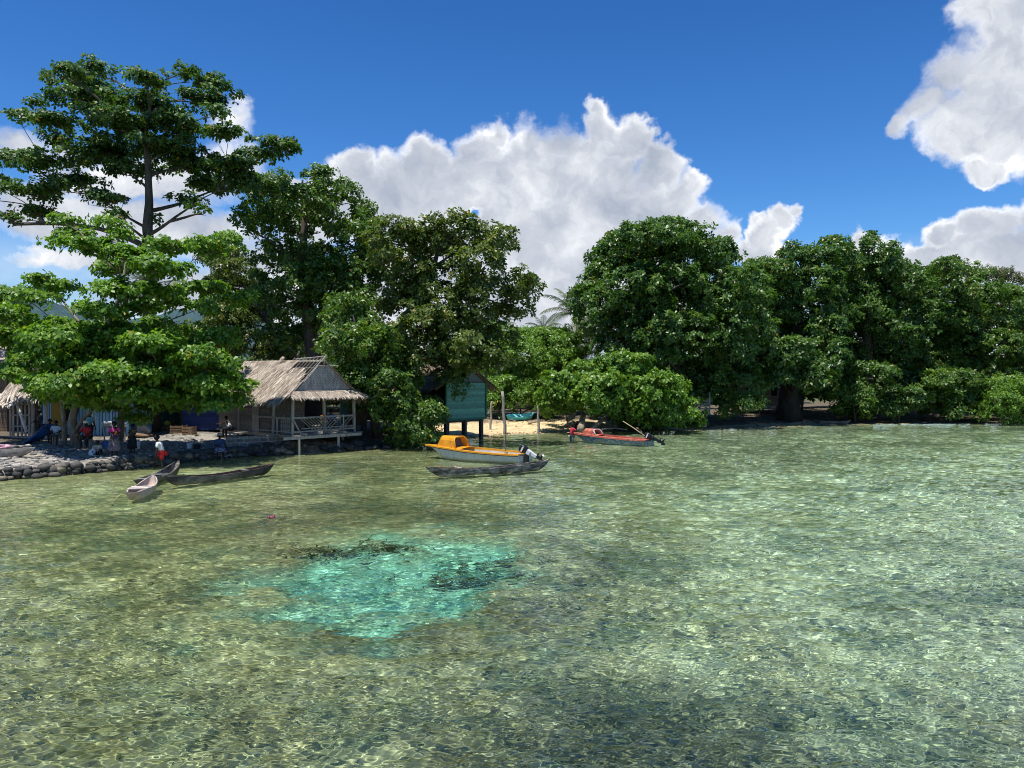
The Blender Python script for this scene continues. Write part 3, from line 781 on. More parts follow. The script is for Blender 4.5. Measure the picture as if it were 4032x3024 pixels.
# bright bush by the red boat
c = [(2473, 1435, 105, 36), (2394, 1463, 88, 52), (2292, 1485, 76, 46), (2231, 1523, 76, 54), (2201, 1572, 78, 46), (2183, 1605, 56, 34), (2352, 1535, 115, 66), (2473, 1523, 115, 66), (2593, 1530, 96, 56), (2640, 1553, 56, 55), (2443, 1602, 115, 46), (2563, 1596, 115, 55), (2672, 1614, 66, 52), (2700, 1652, 42, 32), (2520, 1655, 95, 30), (2611, 1660, 85, 28), (2320, 1585, 90, 40)]
tree('bush', 'bright green rounded bush on the beach above the red boat', c, 55.5, [G(2420, 1690, 0.2), P(2420, 1600, 57), P(2430, 1500, 56.5)], [0.22, 0.16, 0.05], LEAF_BUSH, dens=5.5, per=8, L=0.27, W=0.62, spread=(-0.2, 0.8), seed=21, depth=0.7, cat='bush', back=2, back_shift=2, inner=0.65)
# trees along the right shore
c = [(3026, 1049, 50, 28), (3102, 1018, 42, 34), (3102, 1064, 80, 42), (3179, 1002, 42, 30), (3282, 975, 60, 30), (3231, 1034, 100, 56), (3077, 1131, 105, 66), (3205, 1120, 115, 66), (3040, 1220, 95, 66), (3170, 1220, 110, 66), (3020, 1310, 80, 60), (3130, 1310, 110, 60), (3060, 1400, 90, 56), (3180, 1390, 90, 50), (3030, 1480, 70, 36, -3.5), (3000, 1150, 60, 60), (3110, 1390, 100, 60, -4), (3210, 1440, 90, 46, -4), (3120, 1470, 70, 36, -4), (3240, 1300, 90, 60, -2), (2990, 1060, 46, 30), (3120, 985, 30, 22), (3060, 1400, 110, 60, -4), (3260, 1380, 90, 60, -3), (3040, 1500, 60, 30, -4.5), (3160, 1510, 56, 28, -4.5), (3220, 1500, 70, 36, -4.5)]
tree('broadleaf_tree', 'dark tree with a thick shade-darkened trunk over the brown house on the right shore', c, 68,
     [P(3110, 1660, 67), P(3105, 1560, 67), P(3120, 1400, 67.5), P(3150, 1200, 68), P(3180, 1030, 68)], [1.15, 0.8, 0.6, 0.4, 0.08], LEAF_DARK, dens=3.6, per=9, L=0.36, W=0.46, bark=BARK_SHADED, seed=23, back=2, inner=0.7, fat=0.90, depth=1.4, spread=(-0.1, 0.85))
c = [(3349, 1013, 50, 38), (3420, 975, 46, 28), (3477, 1015, 62, 38), (3359, 1064, 110, 56), (3487, 1066, 110, 56), (3559, 1059, 52, 34), (3333, 1131, 115, 66), (3461, 1131, 115, 66), (3554, 1120, 80, 60), (3300, 1220, 110, 66), (3430, 1220, 110, 66), (3550, 1220, 90, 66), (3290, 1310, 90, 56), (3420, 1310, 110, 60), (3540, 1310, 100, 60), (3370, 1400, 90, 46), (3480, 1400, 110, 56), (3590, 1400, 90, 56), (3440, 1480, 90, 46), (3560, 1490, 90, 46), (3340, 1470, 50, 40), (3310, 1050, 60, 34), (3420, 950, 28, 20), (3500, 985, 34, 22), (3610, 1130, 60, 50), (3630, 1240, 70, 60), (3290, 1400, 90, 56), (3300, 1000, 36, 24)]
tree('broadleaf_tree', 'rounded dark tree with twin humps on the right shore', c, 70,
     [P(3400, 1665, 71), P(3410, 1500, 71), P(3420, 1300, 70.5), P(3420, 1050, 70)], [0.8, 0.6, 0.4, 0.1], LEAF_DARK, dens=3.6, per=9, L=0.35, W=0.48, seed=25, back=2, inner=0.7, fat=0.88, depth=1.5, spread=(-0.1, 0.85))
c = [(3359, 1592, 76, 42), (3308, 1556, 46, 36), (3400, 1545, 60, 36)]
tree('shrub', 'leafy shrub hanging low over the dark sand under the twin hump tree', c, 66.5, [P(3370, 1668, 67), P(3365, 1620, 66.8), P(3355, 1560, 66.5)], [0.1, 0.07, 0.02], LEAF_MID, dens=7, per=8, L=0.3, seed=27, cat='shrub', depth=0.3, back=2, back_shift=1)
c = [(3538, 1592, 62, 46), (3480, 1610, 40, 30), (3600, 1570, 50, 40)]
tree('shrub', 'dark shrub beside the water right of the low hanging shrub', c, 66.8, [P(3540, 1668, 67), P(3540, 1620, 67), P(3540, 1570, 66.8)], [0.1, 0.07, 0.02], LEAF_DARK, dens=7, per=8, L=0.3, seed=28, cat='shrub', depth=0.3, back=2, back_shift=1)
c = [(3718, 1052, 76, 28), (3759, 1035, 36, 20), (3666, 1095, 66, 36), (3794, 1085, 100, 44), (3718, 1156, 120, 62), (3846, 1156, 105, 62), (3948, 1182, 90, 60), (3660, 1240, 90, 60), (3780, 1250, 110, 62), (3900, 1260, 110, 62), (4010, 1260, 80, 62), (3680, 1340, 95, 56), (3800, 1350, 110, 60), (3930, 1360, 110, 60), (4040, 1360, 80, 60), (3660, 1430, 80, 50), (3770, 1440, 95, 50), (3900, 1450, 100, 50), (4030, 1450, 90, 50),
     (4130, 1250, 100, 70), (4160, 1380, 100, 70)]
tree('broadleaf_tree', 'mid green tree closing the shore at the right edge', c, 74,
     [P(3850, 1665, 75), P(3850, 1500, 75), P(3830, 1250, 74.5), P(3800, 1090, 74)], [0.7, 0.5, 0.35, 0.08], LEAF_MID, dens=4.2, per=8, L=0.30, seed=29, back=2, inner=0.7, fat=0.88, depth=1.5)
c = [(3897, 1085, 95, 26), (3960, 1098, 66, 24), (4000, 1110, 40, 18), (3850, 1075, 60, 18), (4010, 1170, 60, 40), (3985, 1140, 50, 24)]
tree('broadleaf_tree', 'thin greyish half bare tree top behind the right edge trees', c, 82,
     [P(3980, 1660, 83), P(3970, 1400, 83), P(3950, 1200, 82.5), P(3930, 1100, 82)], [0.45, 0.35, 0.22, 0.05], LEAF_GREY, dens=3.2, per=6, L=0.24, seed=31, twigs=8, inner=0.3, lb=0.035)
c = [(3974, 1515, 80, 38), (3948, 1580, 90, 50), (4030, 1566, 70, 70), (3923, 1633, 66, 30), (4015, 1635, 70, 28), (4110, 1570, 90, 70), (4200, 1600, 90, 60)]
tree('mangrove_bush', 'yellowish green mangrove bush at the water edge on the far right', c, 65.5, [P(3985, 1672, 66), P(3985, 1610, 65.8), P(3980, 1530, 65.5)], [0.1, 0.07, 0.02], LEAF_BUSH, dens=8, per=7, L=0.2, seed=33, cat='bush', depth=0.5, back=2, back_shift=1.5)
c = [(3780, 1505, 85, 50), (3750, 1560, 70, 46), (3840, 1560, 60, 50), (3769, 1617, 62, 36), (3680, 1560, 60, 40), (3690, 1500, 60, 40)]
tree('shrub', 'glossy leaved shrub left of the mangrove bush', c, 67, [P(3770, 1668, 68), P(3770, 1620, 67.5), P(3770, 1540, 67)], [0.12, 0.08, 0.02], LEAF_MID, dens=7, per=8, L=0.29, seed=35, cat='shrub', depth=0.4, back=2, back_shift=1.2)
# shrubbery at the far left edge
c = [(30, 1180, 60, 40), (-40, 1200, 80, 60), (20, 1400, 60, 60), (-80, 1400, 100, 80), (70, 1310, 50, 40)]
tree('broadleaf_tree', 'yellow green tree behind the huts at the left edge', c, 52, [P(-40, 1700, 52), P(-30, 1450, 52), P(-20, 1220, 52)], [0.3, 0.22, 0.06], LEAF_BUSH, dens=7, per=7, L=0.25, seed=37, back=2)

# far wood that closes the view behind everything
def far_wood():
    r = np.random.default_rng(91)
    pos, nr, tn = [], [], []
    for i in range(330):
        x = r.uniform(-95, 140)
        base = 84 + max(0.0, x - 40) * 0.02 + r.uniform(-6, 12)
        gap = -4 < x < 14
        h = r.uniform(3.0, 6.0) if gap else r.uniform(5, 9.5)
        if x < -12: h = r.uniform(4, 7.5); base = 70 + r.uniform(-8, 16)
        if x > 14: h = r.uniform(5, 12)
        rad = r.uniform(1.8, 3.2)
        zc = r.uniform(1.5, h)
        n = 260
        g = r.normal(0, 1, (n, 3)); g /= np.linalg.norm(g, axis=1, keepdims=True); g[:, 2] = np.abs(g[:, 2]) * 0.9
        p = np.array([x, base, zc]) + g * np.array([rad, rad, rad * 0.75]) * r.uniform(0.7, 1.05, (n, 1))
        pos.append(p); nr.append(g + np.array([0, 0, 0.5])); tn.append(np.full(n, r.uniform(0, 1)))
    o = leaves_mesh('far_wood', np.vstack(pos), np.vstack(nr), 0.50, 4, LEAF_FAR, None, 0.55, seed=5, tone=np.concatenate(tn))
    tag(o, kind='stuff')
far_wood()

# coconut palms
FROND = leaf_mat('palm_frond', [(0.035, 0.065, 0.018), (0.062, 0.098, 0.028), (0.10, 0.138, 0.048)], old=(0.3, 0.25, 0.1), old_at=0.97, rough=0.4)
def palm(label, top, base, n=17, L=4.2, seed=0, tr=0.16, group=None):
    rr = random.Random(seed)
    root = empty('coconut_palm', base); tag(root, label, 'palm tree', group)
    inv = Vector(base); top = Vector(top) - inv
    mb = MB()
    mb.tube([Vector((0, 0, 0)), top * 0.4 + Vector((0.25, 0, 0)), top * 0.75 + Vector((0.2, 0, 0)), top], [tr * 1.4, tr, tr * 0.85, tr * 0.75], 9)
    mb.build('trunk', BARK_PALE, root, smooth=True)
    fm = MB()
    for i in range(n):
        a = i * 2.399 + rr.uniform(-.2, .2)
        e0 = R(78) - (i / n) * R(88) + rr.uniform(-.1, .1)
        LL = L * rr.uniform(.85, 1.1)
        p = top.copy(); pts = [p.copy()]; e = e0
        for k in range(9):
            st = LL / 9
            p = p + Vector((math.cos(a) * math.cos(e), math.sin(a) * math.cos(e), math.sin(e))) * st
            pts.append(p.copy()); e -= (0.05 + 0.10 * max(0, math.cos(e))) * (1 + 0.1 * k) * 0.75
        fm.cur = 0.9
        fm.tube(pts, [0.035 * (1 - 0.09 * k) for k in range(10)], 4, cap=False)
        fm.cur = rr.uniform(0.1, 0.9)
        for k in range(2, 44):
            t = k / 44 * 9; j = min(8, int(t)); q = pts[j].lerp(pts[j + 1], t - j)
            tn = (pts[j + 1] - pts[j]).normalized()
            sd = tn.cross(Vector((0, 0, 1)))
            sd = sd.normalized() if sd.length > 0.05 else Vector((-math.sin(a), math.cos(a), 0))
            ll = 0.95 * math.sin(math.pi * (0.12 + 0.80 * k / 44)) * L / 4.2
            for s in (-1, 1):
                dv = (sd * s * 0.75 + tn * 0.65 + Vector((0, 0, -0.32 + rr.uniform(-.12, .12)))).normalized()
                w = tn * 0.028 * L / 4.2
                mid = q + dv * ll * 0.55
                tip = q + dv * ll + Vector((0, 0, -0.22 * ll))
                fm.add([q - w, q + w, mid + w, mid - w, tip], [(0, 1, 2, 3), (3, 2, 4)])
    fm.build('crown', FROND, root)
    return root
palm('tall coconut palm with pale fronds behind the thicket', P(2262, 1235, 68), P(2245, 1600, 69), L=3.7, seed=2)
palm('small far coconut palm whose tuft peeks over the thicket', P(2140, 1300, 95), P(2140, 1560, 95), n=13, L=3.0, seed=4)
palm('far coconut palm showing at the left edge of the beach thicket', P(1955, 1298, 90), P(1960, 1560, 90), n=13, L=3.0, seed=6)
palm('young coconut palm sprouting at the back of the beach', P(2125, 1610, 63.5), P(2125, 1632, 63.5), n=11, L=2.4, seed=8, tr=0.1)
palm('young yellowish palm sprouting beside the green stilt house', P(1955, 1600, 62.5), P(1955, 1632, 62.5), n=11, L=2.4, seed=12, tr=0.1)
palm('coconut palm half hidden behind the fresh green almond tree', P(585, 1130, 58), P(590, 1640, 58), n=15, L=4.0, seed=14)

# wooded hills far inland
def hills():
    m, nt = new_mat('haze_tinted_forested_hill')
    tc = nt.n('ShaderNodeTexCoord').outputs['Object']
    pbr(nt, nt.ramp(nt.noise(tc, 0.02, 8, 0.7), [(0.3, (0.035, 0.075, 0.085)), (0.7, (0.075, 0.125, 0.13))]), 0.95, nt.noise(tc, 0.05, 6, 0.7), 1.0, 12, spec=0.1)  # blue of the distant haze mixed into the forest colour
    xs = np.linspace(-2600, 700, 160); ys = np.linspace(1900, 3200, 40)
    X, Y = np.meshgrid(xs, ys)
    prof = np.interp(X / Y * FPX + CX, [-1500, -300, 100, 400, 700, 860, 1000, 1500, 2200, 3000], [330, 300, 330, 235, 275, 265, 225, 120, 60, 0])
    rise = sstep(1900, 2500, Y) * sstep(3200, 2600, Y)
    Z = prof / FPX * 2500 * rise * (1 + 0.06 * fbm(X, Y, 120, 900, 12, 1)) - 3
    o = grid_mesh('hills', X, Y, Z, m)
    tag(o, kind='structure')
hills()
# ------------------------------------------------------------------ materials for built things
def strand_mat(name, stops, rough=0.85, tr=0.0):
    m, nt = new_mat(name)
    col = nt.ramp(nt.attr('rnd').outputs['Fac'], stops)
    tc = nt.n('ShaderNodeTexCoord').outputs['Object']
    col = nt.mix(0.6, col, nt.mix(1.0, col, nt.ramp(nt.noise(tc, 1.3, 5, 0.65), [(0.3, (0.62, 0.60, 0.58)), (0.7, (1.2, 1.18, 1.15))]), 'MULTIPLY'))
    pbr(nt, col, rough, spec=0.25)
    return m
THATCH = strand_mat('sun_bleached_thatch', [(0.0, (0.12, 0.09, 0.065)), (0.35, (0.30, 0.245, 0.19)), (0.7, (0.50, 0.435, 0.36)), (1.0, (0.72, 0.65, 0.56))])
THATCH_OLD = strand_mat('old_dark_thatch', [(0.0, (0.09, 0.065, 0.045)), (0.5, (0.20, 0.15, 0.11)), (1.0, (0.42, 0.35, 0.27))])
def wood(name, c1, c2, scale=6.0, axis=2, rough=0.8, board=0.0, bax=2, lo=0.3, hi=0.7):
    """weathered timber; board > 0 tints each board by its place along axis bax"""
    m, nt = new_mat(name)
    tc = nt.n('ShaderNodeTexCoord').outputs['Object']
    st = [1.0, 1.0, 1.0]; st[axis] = 0.12
    f = nt.noise(nt.vm('MULTIPLY', tc, tuple(st)), scale * 2, 6, 0.65)
    col = nt.ramp(f, [(lo, c1), (hi, c2)])
    r = nt.attr('rnd').outputs['Fac']
    col = nt.mix(1.0, col, nt.ramp(r, [(0.0, (1, 1, 1)), (0.5, (0.72, 0.72, 0.72)), (1.0, (1.25, 1.22, 1.18))]), 'MULTIPLY')
    g = nt.mr(nt.noise(tc, 0.9, 5, 0.7), 0.55, 0.75)
    col = nt.mix(nt.m('MULTIPLY', g, 0.4), col, tuple(x * 0.45 for x in c1))
    pbr(nt, col, rough, f, 0.4, 0.008, spec=0.3)
    return m
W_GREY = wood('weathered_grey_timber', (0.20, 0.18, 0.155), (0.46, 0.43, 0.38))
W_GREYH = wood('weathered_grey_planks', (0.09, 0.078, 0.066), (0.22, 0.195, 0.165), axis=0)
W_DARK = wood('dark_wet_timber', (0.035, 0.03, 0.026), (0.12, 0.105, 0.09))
W_BROWN = wood('brown_timber', (0.12, 0.075, 0.045), (0.28, 0.19, 0.12))
GREEN_P = wood('faded_green_paint', (0.13, 0.31, 0.21), (0.21, 0.45, 0.32), 3.0, 0, 0.6)
GREEN_T = wood('green_trim_paint', (0.035, 0.13, 0.08), (0.06, 0.19, 0.12), 3.0, 2, 0.6)
BLUE_L = wood('light_blue_paint', (0.15, 0.36, 0.60), (0.30, 0.56, 0.80), 3.0, 2, 0.65)
BLUE_D = wood('dark_blue_paint', (0.015, 0.035, 0.14), (0.03, 0.06, 0.22), 3.0, 0, 0.6)
BLUE_R = wood('blue_rail_paint', (0.05, 0.16, 0.40), (0.09, 0.25, 0.55), 3.0, 2, 0.6)
TEAL_P = wood('teal_sheet_paint', (0.02, 0.10, 0.13), (0.035, 0.15, 0.18), 2.0, 2, 0.6)
GREEN_D = wood('dark_green_paint', (0.015, 0.06, 0.04), (0.03, 0.10, 0.065), 3.0, 0, 0.6)
WHITE_P = mottled('dull_white_paint', (0.48, 0.48, 0.46), (0.74, 0.74, 0.72), 2.0, 0.55)
YELLOW_P = mottled('ochre_paint', (0.30, 0.20, 0.03), (0.45, 0.31, 0.06), 2.0, 0.7)
METAL = mottled('dull_galvanised_metal', (0.30, 0.31, 0.32), (0.50, 0.51, 0.52), 3.0, 0.45)
WEAVE = None
def weave_mat():
    m, nt = new_mat('woven_palm_matting')
    tc = nt.n('ShaderNodeTexCoord').outputs['Object']
    s = nt.n('ShaderNodeSeparateXYZ', {0: tc})
    z = nt.m('MULTIPLY', s.outputs[2], 15.0)
    x = nt.m('MULTIPLY', nt.m('ADD', s.outputs[0], s.outputs[1]), 8.0)
    zig = nt.m('PINGPONG', x, 1.0)
    w = nt.m('PINGPONG', nt.m('ADD', z, nt.m('MULTIPLY', zig, 1.6)), 1.0)
    n = nt.noise(nt.vm('MULTIPLY', tc, (3.0, 3.0, 0.8)), 3, 6, 0.75)
    col = nt.mix(nt.mr(nt.m('ADD', nt.m('MULTIPLY', w, 0.22), n), 0.42, 0.85), (0.11, 0.10, 0.09), (0.56, 0.53, 0.49))
    pbr(nt, col, 0.85, w, 0.5, 0.01)
    return m
WEAVE = weave_mat()
def block_mat():
    m, nt = new_mat('concrete_block_work')
    tc = nt.n('ShaderNodeTexCoord').outputs['Object']
    s = nt.n('ShaderNodeSeparateXYZ', {0: tc})
    v = nt.n('ShaderNodeCombineXYZ', {0: s.outputs[0], 1: s.outputs[2]}).outputs[0]
    b = nt.n('ShaderNodeTexBrick', {'Vector': v, 'Color1': (0.17, 0.16, 0.145, 1), 'Color2': (0.24, 0.23, 0.21, 1), 'Mortar': (0.44, 0.42, 0.37, 1), 'Scale': 1.0, 'Mortar Size': 0.022, 'Mortar Smooth': 0.3, 'Brick Width': 0.42, 'Row Height': 0.21})
    n = nt.noise(tc, 6, 6, 0.7)
    col = nt.mix(1.0, b.outputs[0], nt.ramp(n, [(0.3, (0.6, 0.6, 0.58)), (0.7, (1.2, 1.2, 1.2))]), 'MULTIPLY')
    pbr(nt, col, 0.95, nt.m('ADD', n, nt.m('MULTIPLY', b.outputs[1], 0.6)), 0.6, 0.02)
    return m
BLOCK = block_mat()
def stone_mat(name, a, b, c):
    m, nt = new_mat(name)
    tc = nt.n('ShaderNodeTexCoord').outputs['Object']
    col = nt.ramp(nt.attr('rnd').outputs['Fac'], [(0.0, a), (0.6, b), (1.0, c)])
    n = nt.noise(tc, 7, 7, 0.7)
    col = nt.mix(1.0, col, nt.ramp(n, [(0.3, (0.55, 0.55, 0.55)), (0.7, (1.35, 1.33, 1.28))]), 'MULTIPLY')
    z = nt.n('ShaderNodeSeparateXYZ', {0: tc}).outputs[2]
    col = nt.mix(nt.mr(z, 0.16, 0.02), col, (0.035, 0.032, 0.024))
    pbr(nt, col, 0.85, n, 0.8, 0.03)
    return m
STONE = stone_mat('dark_wall_stone', (0.035, 0.034, 0.033), (0.10, 0.095, 0.085), (0.28, 0.235, 0.15))
PEBBLE = stone_mat('grey_shore_stone', (0.10, 0.096, 0.09), (0.24, 0.228, 0.205), (0.58, 0.55, 0.50))
ROCK = stone_mat('dark_bank_rock', (0.03, 0.028, 0.025), (0.07, 0.064, 0.055), (0.16, 0.14, 0.11))

class Frame:
    """local building frame: u along the front, v going back, z up"""
    def __init__(self, A, g, z0=0.0):
        self.A = Vector((A[0], A[1], 0)); self.g = Vector((g[0], g[1], 0)).normalized()
        self.a = Vector((-self.g.y, self.g.x, 0)); self.z0 = z0
        self.rz = math.atan2(self.g.y, self.g.x)
    def w(self, u, v, z): return self.A + self.g * u + self.a * v + Vector((0, 0, z))

def thatch(mb, e0, e1, r0, r1, rows, per, L=0.5, W=0.07, jit=0.05, lift=0.05, holes=None, fringe=True, base=True):
    """strands laid in overlapping rows from eave (e0..e1) to ridge (r0..r1)"""
    e0, e1, r0, r1 = map(Vector, (e0, e1, r0, r1))
    nrm = (e1 - e0).cross(r0 - e0).normalized()
    if nrm.z < 0: nrm = -nrm
    if base:
        mb.cur = 0.25
        k = nrm * -0.05
        mb.add([e0, e1, r1, r0, e0 + k, e1 + k, r1 + k, r0 + k], [(0, 1, 2, 3), (7, 6, 5, 4), (0, 4, 5, 1), (1, 5, 6, 2), (2, 6, 7, 3), (3, 7, 4, 0)])
    for i in range(rows):
        t = (i + 0.35) / rows
        a = e0.lerp(r0, t); b = e1.lerp(r1, t)
        dn = -((r0 - e0).lerp(r1 - e1, 0.5)).normalized()
        tone = rnd.uniform(-0.12, 0.12)
        for j in range(per):
            s = (j + rnd.random()) / per
            if holes and holes(s, t): continue
            p = a.lerp(b, s) + nrm * (0.02 + rnd.random() * 0.03)
            ll = L * rnd.uniform(0.7, 1.25)
            along = (b - a).normalized()
            d = (dn + along * rnd.gauss(0, 0.16) + nrm * rnd.uniform(-0.02, lift)).normalized()
            w = along * W * rnd.uniform(0.6, 1.2) * 0.5
            lf = nrm * rnd.uniform(0.0, 0.03)
            mb.cur = min(1, max(0, rnd.betavariate(2.2, 1.8) + tone))
            q = p + d * ll
            if i == 0: q.z -= rnd.uniform(0.0, 0.09)
            mb.add([p - w, p + w, p + d * ll * 0.6 + w * 0.9 + lf, q + w * 0.2, q - w * 0.3, p + d * ll * 0.6 - w * 0.9 + lf], [(0, 1, 2, 5), (5, 2, 3, 4)])
    mb.cur = 0.0

def boards(mb, a, b, z0, z1, h, th=0.03, lap=0.012, vertical=False, gap=0.004, skip=None, up=None):
    """a wall of boards between ground points a,b"""
    a, b = Vector((a[0], a[1], 0)), Vector((b[0], b[1], 0))
    d = (b - a); L = d.length; d = d / L
    n = Vector((d.y, -d.x, 0))
    rot = Matrix((d, -n, Vector((0, 0, 1)))).transposed()
    if vertical:
        k = max(1, int(L / h))
        for i in range(k):
            s = (i + 0.5) / k * L
            mb.cur = rnd.random()
            if skip and skip(s): continue
            top = z1 if up is None else up(s)
            mb.box(a + d * s + n * rnd.uniform(0, lap) + Vector((0, 0, (z0 + top) / 2)), (L / k - gap, th, top - z0), rot)
    else:
        k = max(1, int((z1 - z0) / h))
        hh = (z1 - z0) / k
        tilt = Matrix.Rotation(-math.atan2(lap, hh), 3, 'X')
        for i in range(k):
            mb.cur = rnd.random()
            zc = z0 + (i + 0.5) * hh
            s0, s1 = (0, L) if skip is None else skip(zc)
            mb.box(a + d * (s0 + s1) / 2 + Vector((0, 0, zc)), (s1 - s0, th, hh * 1.04), rot @ tilt)
    mb.cur = 0.0

# ------------------------------------------------------------------ thatched hut with a veranda on stilts
def veranda_hut():
    F = Frame((PX(1150, 39.6), 39.6), (0.68, 0.733)); W = F.w
    root = empty('thatched_hut', W(0, 0, 0.0)); inv = root.location.copy()
    tag(root, 'thatched hut on stilts with white railed veranda and broken roof ridge', 'hut')
    def bld(mb, name, mat, **k):
        for i, p in enumerate(mb.v): mb.v[i] = (p[0] - inv.x, p[1] - inv.y, p[2] - inv.z)
        return mb.build(name, mat, root, **k)
    zd, ze = 1.0, 3.02
    mb = MB()
    for i in range(26):
        mb.cur = rnd.random()
        v = -0.32 + i * 0.32
        mb.box(W(2.0, v + 0.15, zd - 0.02), (4.35, 0.305, 0.04), Matrix.Rotation(F.rz, 3, 'Z'))
    bld(mb, 'floor', W_GREY)
    mb = MB(); mb.beam(W(-0.75, -0.40, zd - 0.12), W(4.02, -0.40, zd - 0.12), 0.07, 0.15)
    bld(mb, 'beam', W_GREY)
    for k in range(5):
        mb = MB(); mb.beam(W(0.5 + k * 0.8, -0.55, zd + 0.05), W(0.5 + k * 0.8, 2.0, zd + 0.05), 0.09, 0.1) if k < 4 else mb.beam(W(0.12, -0.2, zd - 0.12), W(0.12, 8, zd - 0.12), 0.08, 0.15)
        bld(mb, 'joist', W_GREY)
    for u, v in ((0.25, -0.28), (2.65, -0.28), (3.95, 1.2), (0.15, 3.0), (3.95, 3.5), (0.15, 6.0), (3.95, 6.5), (2.0, 2.5)):
        mb = MB(); mb.tube([W(u, v, -0.9 if v < 1 else 0.1), W(u + rnd.uniform(-.04, .04), v, zd - 0.05)], [0.085, 0.075], 8, wob=0.05)
        bld(mb, 'stilt', W_GREY)
    for u, v in ((0, 0), (1.95, 0.02), (3.85, 0.0), (0.0, 1.9), (0.0, 3.6), (0.0, 5.6)):
        mb = MB(); mb.beam(W(u, v, zd), W(u + (0.06 if u < 1 else -0.04), v, ze + 0.05), 0.115, 0.115, F.g)
        bld(mb, 'post', W_GREY)
    # railing with chevron slats
    mb = MB()
    mb.beam(W(0.05, -0.06, 1.88), W(3.85, -0.06, 1.90), 0.05, 0.09)
    mb.beam(W(0.05, -0.06, 1.16), W(3.85, -0.06, 1.20), 0.05, 0.08)
    mb.beam(W(0.5, -0.08, 1.32), W(3.85, -0.08, 1.33), 0.03, 0.05)
    mb.beam(W(1.95, -0.10, 1.12), W(1.95, -0.10, 1.95), 0.05, 0.05)
    mb.beam(W(3.05, -0.14, 0.85), W(3.05, -0.14, 1.98), 0.06, 0.06)
    mb.beam(W(0.02, -0.12, 1.75), W(0.45, -0.12, 1.02), 0.06, 0.06)
    for i in range(9):
        s = i / 8.0
        u1 = 0.38 + i * 0.185
        uu, zz = u1 + 0.78, 1.20
        if uu > 1.92:
            zz = 1.88 - 0.68 * (1.92 - u1) / 0.78; uu = 1.92
        mb.beam(W(u1, -0.105 - 0.003 * i, 1.88), W(uu, -0.105 - 0.003 * i, zz), 0.02, 0.075, F.a)
    for i in range(9):
        u1 = 2.02 + i * 0.21
        lo = max(1.98, u1 - 0.74); zz = 1.88 - 0.68 * (u1 - lo) / 0.74
        if i in (5, 6): continue
        mb.beam(W(u1, -0.108 - 0.003 * i, 1.88), W(lo, -0.108 - 0.003 * i, zz), 0.02, 0.075, F.a)
    bld(mb, 'railing', W_GREY)
    mb = MB()
    mb.beam(W(-0.05, 0.1, 1.86), W(-0.05, 3.5, 1.86), 0.05, 0.09)
    mb.beam(W(-0.05, 0.1, 1.15), W(-0.05, 3.5, 1.15), 0.05, 0.07)
    mb.beam(W(-0.05, 1.4, 1.0), W(-0.05, 1.4, 1.86), 0.08, 0.08)
    for k in range(5):
        v = 0.22 + k * 0.19
        prof = [(0.02, 0), (0.035, 0.08), (0.02, 0.16), (0.034, 0.3), (0.018, 0.42), (0.034, 0.54), (0.02, 0.64), (0.02, 0.7)]
        mb.lathe(prof, 8, W(-0.05, v, 1.16))
    bld(mb, 'railing', W_GREY)
    # room walls
    mb = MB()
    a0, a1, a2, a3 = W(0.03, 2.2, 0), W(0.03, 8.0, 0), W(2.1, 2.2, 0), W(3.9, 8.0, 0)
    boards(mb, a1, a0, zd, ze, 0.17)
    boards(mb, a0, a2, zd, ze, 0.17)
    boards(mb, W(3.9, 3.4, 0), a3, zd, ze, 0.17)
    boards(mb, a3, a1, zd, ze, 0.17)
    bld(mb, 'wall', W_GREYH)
    mb = MB()
    boards(mb, W(-0.035, 4.0, 0), W(-0.035, 3.3, 0), zd - 0.1, 2.75, 0.16, 0.04)
    bld(mb, 'shutter', W_GREY)
    # roof
    ul, ur, uc = -0.55, 4.28, 1.92
    zr, zl = 4.98, 2.82
    mb = MB()
    def hole(s, t):
        return (s < 0.26 and t > 0.80 - 0.15 * rnd.random()) or (s < 0.10 and t > 0.45 and rnd.random() < 0.55)
    thatch(mb, W(ul, -0.12, zl), W(ul, 8.3, zl + 0.15), W(uc, 0.05, zr), W(uc, 8.3, zr + 0.05), 15, 150, 0.62, 0.075, holes=hole, base=False)
    # backing sheet under the sound part of the slope
    mb.cur = 0.1
    def sl(s, t, k=0.0):
        return W(ul, -0.12 + 8.42 * s, zl + 0.15 * s).lerp(W(uc, 0.05 + 8.25 * s, zr), t) + Vector((0, 0, k))
    for (s0, s1, t0, t1) in ((0.0, 0.10, 0, 0.5), (0.10, 0.26, 0, 0.80), (0.26, 1.0, 0, 1.0)):
        mb.add([sl(s0, t0, -.05), sl(s1, t0, -.05), sl(s1, t1, -.05), sl(s0, t1, -.05), sl(s0, t0, -.09), sl(s1, t0, -.09), sl(s1, t1, -.09), sl(s0, t1, -.09)],
               [(0, 1, 2, 3), (7, 6, 5, 4), (0, 4, 5, 1), (1, 5, 6, 2), (2, 6, 7, 3), (3, 7, 4, 0)])
    thatch(mb, W(ur, 8.3, zl), W(ur, -0.25, zl), W(uc, 8.3, zr), W(uc, 0.0, zr - 0.05), 14, 110, 0.6, 0.08)
    # skirt roof over the veranda front
    thatch(mb, W(ul + 0.05, -0.70, 2.95), W(ur, -0.70, 2.97), W(0.0, 0.0, 3.30), W(3.95, 0.0, 3.30), 5, 110, 0.34, 0.05)
    bld(mb, 'roof', THATCH)
    mb = MB()
    mb.add([W(0.0, 0.02, 3.05), W(3.95, 0.02, 3.05), W(2.3, 0.02, 4.62), W(1.6, 0.02, 4.62), W(0.0, 0.08, 3.05), W(3.95, 0.08, 3.05), W(2.3, 0.08, 4.62), W(1.6, 0.08, 4.62)],
           [(0, 1, 2, 3), (7, 6, 5, 4), (0, 4, 5, 1), (1, 5, 6, 2), (2, 6, 7, 3), (3, 7, 4, 0)])
